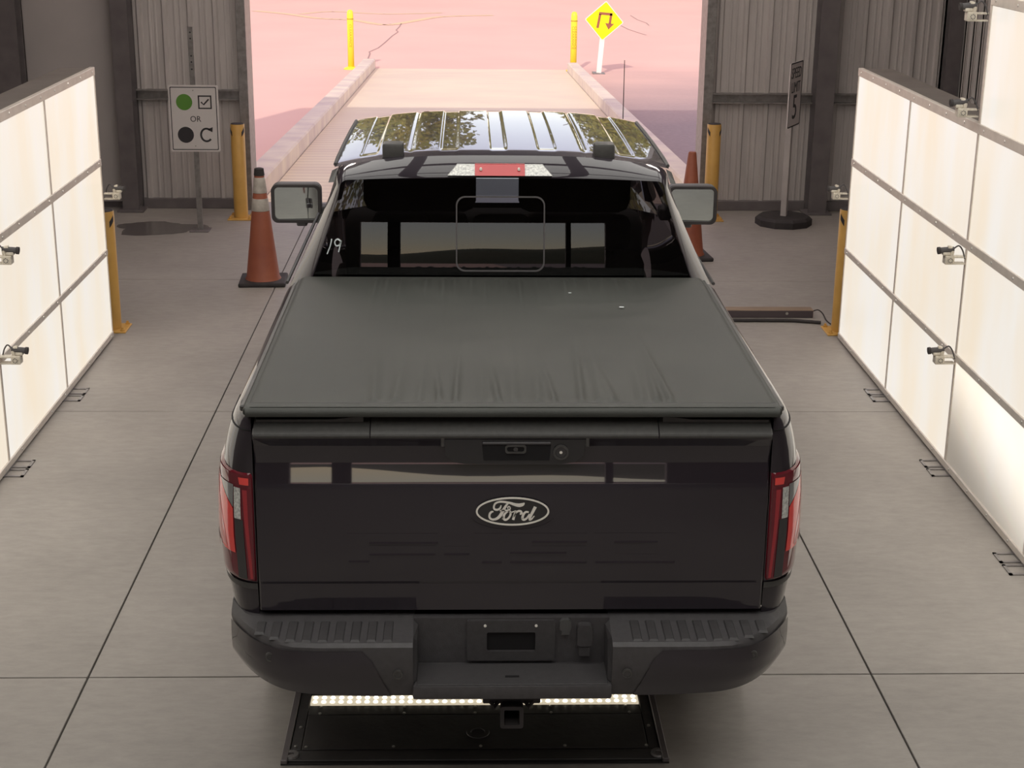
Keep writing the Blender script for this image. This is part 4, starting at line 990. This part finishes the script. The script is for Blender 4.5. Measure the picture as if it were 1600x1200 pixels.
def scrawl(P, wd):
    q = [(at_y(a, b, 6.66).x-.155, at_y(a, b, 6.66).z) for a, b in smooth_line(P, 5)]; m = MB()
    ys = [wy(*p) for p in q]; m.strip(q, wd, min(ys)-.003, max(ys)-.0005); tb(m, 'chalk_digit', 'chalk', gl)
scrawl([(518, 374), (516, 384), (511, 397)], .005)
scrawl([(532, 377), (527, 374), (523, 378), (525, 384), (530, 383), (533, 377), (531, 385), (529, 394)], .005)
# high brake light
def chm(x0, x1, z0, z1, d, taper=0):
    def fn(u, v):
        z = z0+(z1-z0)*v; a = x0+(taper*v if x0 < -.1 and taper else 0); b = x1-(taper*v if x1 > .1 and taper else 0); x = a+(b-a)*u
        return (x, 6.698+.045*v-d+.004*(x/.3)**2, z)
    m = MB().grid(fn, 14, 4); nv = len(m.v); m.v += [(x, y+.03, z) for x, y, z in m.v]; b_ = [i for i in range(15)]+[15*k+14 for k in range(1, 5)]+[60+13-i for i in range(14)]+[15*k for k in range(3, 0, -1)]
    m.f += [(b_[i], nv+b_[i], nv+b_[(i+1) % len(b_)], b_[(i+1) % len(b_)]) for i in range(len(b_))]; return m
hb = tb(chm(-.240, .216, 1.919, 1.958, .030, .040), 'high_brake_light', 'clear_lens', smooth=False)
M['brake_red'] = pbsdf('brake_red', (.50, .022, .028), .15, 0, .6)
tb(chm(-.122, .096, 1.920, 1.962, .036), 'brake_lens', 'brake_red', hb, autosm=40)
for x in (-.096, .070): tb(MB().prism(circ(x, 1.945, .006, 10), 6.678, 6.70), 'lens_screw', 'chrome', hb)
for x in (-.485, .455):                        # two blocks on the rear of the roof
    z = roof_z(x, 6.86); o = MB().box(x-.047, x+.047, 6.825, 6.91, z-.03, z+.058, .014); tb(o, 'roof_block', 'trim', autosm=40)
# windscreen, bonnet, front end
def ws(u, v):
    x = (-1+2*u)*(.72+.14*(1-v)); Y = 9.12-.70*v-.12*(abs(x)/.8)**2*(1-v*.6); return (x, Y, 1.36+(roof_z(0, 8.42)-1.36)*v-.05*(abs(x)/.74)**3*v)
tb(MB().grid(ws, 16, 8), 'windscreen', 'window', smooth=True)
for s in (-1, 1):
    tb(MB().tube([(s*.70, 8.40, 1.885), (s*.85, 8.80, 1.62), (s*.93, 9.05, 1.37)], [.02, .03, .04], 8), 'front_pillar', 'paint', smooth=True)
def hood(u, v):
    x = (-1+2*u)*.985; Y = 9.02+(10.52-9.02)*v; z = 1.335-.04*v-.13*max(0, v-.85)/.15*.6-.07*(abs(x)/.985)**4+.02*math.exp(-((abs(x)-.45)/.12)**2); return (x, Y-.06*(abs(x))**2*v, z)
tb(MB().grid(hood, 40, 24), 'bonnet', 'paint', smooth=True)
for s in (-1, 1):
    m = MB(); Ys = [8.44+k*.05 for k in range(42)]; v = []; zs = [0, .1, .25, .4, .6, .8, 1]
    for Y in Ys:
        zb = arch(Y, FAX); k = max(0, (Y-10.2)/.3)
        for q in zs: z = 1.28+(zb-1.28)*q; v.append((s*(hw(z)-.003-.10*min(1, k)**2), Y, z))
    n = len(zs); f = [(i*n+j, i*n+j+1, (i+1)*n+j+1, (i+1)*n+j) for i in range(len(Ys)-1) for j in range(n-1)]
    tb(MB().add(v, f if s < 0 else [q[::-1] for q in f]), 'front_wing', 'paint', smooth=True)
    tb(MB().box(*sorted((s*.62, s*.90)), 10.42, 10.53, .92, 1.18, .03), 'headlight', 'clear_lens', smooth=True)
    tb(MB().box(*sorted((s*.88, s*.985)), 6.75, 9.1, .40, .46, .015), 'running_board', 'black_plastic')
tb(MB().box(-.6, .6, 10.44, 10.55, .72, 1.2, .03), 'grille', 'black_plastic'); tb(MB().box(-.95, .95, 10.42, 10.60, .48, .74, .04), 'front_bumper', 'paint', autosm=40)
tb(MB().box(-.55, .55, 5.0, 10.3, .45, .60).box(-.9, .9, 6.7, 9.1, .50, .60), 'chassis', 'gap'); tb(MB().tube([(-.78, RAX, .405), (.78, RAX, .405)], .055, 10).tube([(0, RAX-.16, .405), (0, RAX+.16, .405)], .16, 12), 'rear_axle', 'rubber')
# antenna on the front wing
a0 = at_y(976, 94, 9.55); ax = a0.x-.155
tb(MB().tube([(ax+.003, 9.55, 1.22), (ax, 9.55, a0.z)], [.0045, .0022], 6), 'antenna', 'rubber')
# wheels
wp = None
for s in (-1, 1):
    for y in (RAX, FAX):
        prof = [(.21, -.10), (.24, -.125), (.36, -.135), (.395, -.12), (WR, -.08), (WR, .08), (.395, .12), (.36, .135), (.24, .125), (.21, .10)]
        m = MB(); n = 32; v = []
        for r_, d in prof: v += [(s*.855+d, y+r_*math.cos(2*PI*k/n), WR+r_*math.sin(2*PI*k/n)) for k in range(n)]
        f = [(i*n+k, i*n+(k+1) % n, (i+1)*n+(k+1) % n, (i+1)*n+k) for i in range(len(prof)-1) for k in range(n)]
        f += [((len(prof)-1)*n+k, (len(prof)-1)*n+(k+1) % n, (k+1) % n, k) for k in range(n)]
        wh = tb(MB().add(v, f), 'tyre', 'rubber', autosm=40)
        m = MB()
        for k in range(6):
            c0, s0 = math.cos(k*PI/3), math.sin(k*PI/3); x0, x1 = s*.92, s*.96
            m.add([(x, y+r_*c0-w_*s0, WR+r_*s0+w_*c0) for x in (x0, x1) for r_, w_ in ((.03, -.03), (.215, -.02), (.215, .02), (.03, .03))], [(0, 1, 2, 3), (7, 6, 5, 4), (0, 4, 5, 1), (1, 5, 6, 2), (2, 6, 7, 3), (3, 7, 4, 0)])
        tb(m, 'rim_spokes', 'galv', wh); tb(MB().tube([(s*.90, y, WR), (s*.965, y, WR)], .06, 14).tube([(s*.80, y, WR), (s*.90, y, WR)], .20, 20), 'hub', 'steel', wh)
# door mirrors
for s in (-1, 1):
    z0, z1 = 1.318, 1.532; x0, x1 = .97, 1.245
    m = MB().ring([(s*a, b) for a, b in rrect(x0, x1, z0, z1, .035)], [(s*a, b) for a, b in rrect(x0+.016, x1-.018, z0+.016, z1-.014, .025)], 8.50, 8.54)
    mr_ = tb(m, 'door_mirror', 'rubber')
    P = rrect(x0, x1, z0, z1, .035); n = len(P); cxm, czm = (x0+x1)/2, (z0+z1)/2
    v = []
    for d, q in ((0, 1), (.05, 1.0), (.10, .94), (.135, .75)): v += [(s*(cxm+(a-cxm)*q), 8.54+d, czm+(b-czm)*q) for a, b in P]
    f = [(i*n+k, i*n+(k+1) % n, (i+1)*n+(k+1) % n, (i+1)*n+k) for i in range(3) for k in range(n)]+[tuple(3*n+k for k in range(n))]
    tb(MB().add(v, f), 'mirror_shell', 'black_plastic', mr_, autosm=40)
    Q = rrect(x0+.014, x1-.016, z0+.014, z1-.012, .025); tb(MB().add([(s*a, 8.522-.008*(a-cxm)/.13, b) for a, b in Q], [tuple(range(len(Q))) if s > 0 else tuple(range(len(Q)))[::-1]]), 'mirror_glass', 'mirror', mr_)
    tb(MB().box(*sorted((s*.93, s*1.02)), 8.54, 8.66, 1.33, 1.40, .012).box(*sorted((s*1.05, s*1.11)), 8.51, 8.58, 1.296, 1.324, .01), 'mirror_arm', 'black_plastic', mr_)
    tb(MB().box(*sorted((s*1.242, s*1.249)), 8.55, 8.60, 1.34, 1.44, .002), 'turn_signal', 'clear_lens', mr_)
# cabin interior seen through the tinted glass
def seat(x0, x1, y, top, name):
    o = tb(MB().box(x0, x1, y, y+.16, .85, top, .05), name, 'seat', smooth=True); return o
rb = seat(-.66, .66, 6.86, 1.52, 'rear_bench')
for x in (-.46, 0, .46): tb(MB().box(x-.13, x+.13, 6.86, 6.96, 1.535, 1.70, .04).tube([(x-.05, 6.92, 1.5), (x-.05, 6.92, 1.55)], .008, 6).tube([(x+.05, 6.92, 1.5), (x+.05, 6.92, 1.55)], .008, 6), 'head_restraint', 'seat', rb, smooth=True)
for x in (-.40, .40):
    fs = seat(x-.25, x+.25, 7.85, 1.50, 'front_seat'); tb(MB().box(x-.29, x+.29, 7.84, 7.95, 1.51, 1.80, .06), 'head_restraint', 'seat', fs, smooth=True)
tb(MB().box(-.86, .86, 8.72, 9.0, .9, 1.32, .06), 'dashboard', 'seat', smooth=True); tb(MB().tube([(-.40+.18*math.cos(2*PI*k/24), 8.55-.06*math.sin(2*PI*k/24), 1.22+.17*math.sin(2*PI*k/24)) for k in range(25)], .014, 8), 'steering_wheel', 'rubber')
tb(MB().box(-.88, .88, 6.75, 9.0, .60, .66), 'cabin_floor', 'gap')
tb(MB().grid(lambda u, v: ((-.70+1.4*u), 6.84+1.5*v, roof_z(-.70+1.4*u, 6.84+1.5*v)-.03), 10, 8), 'headliner', 'seat')
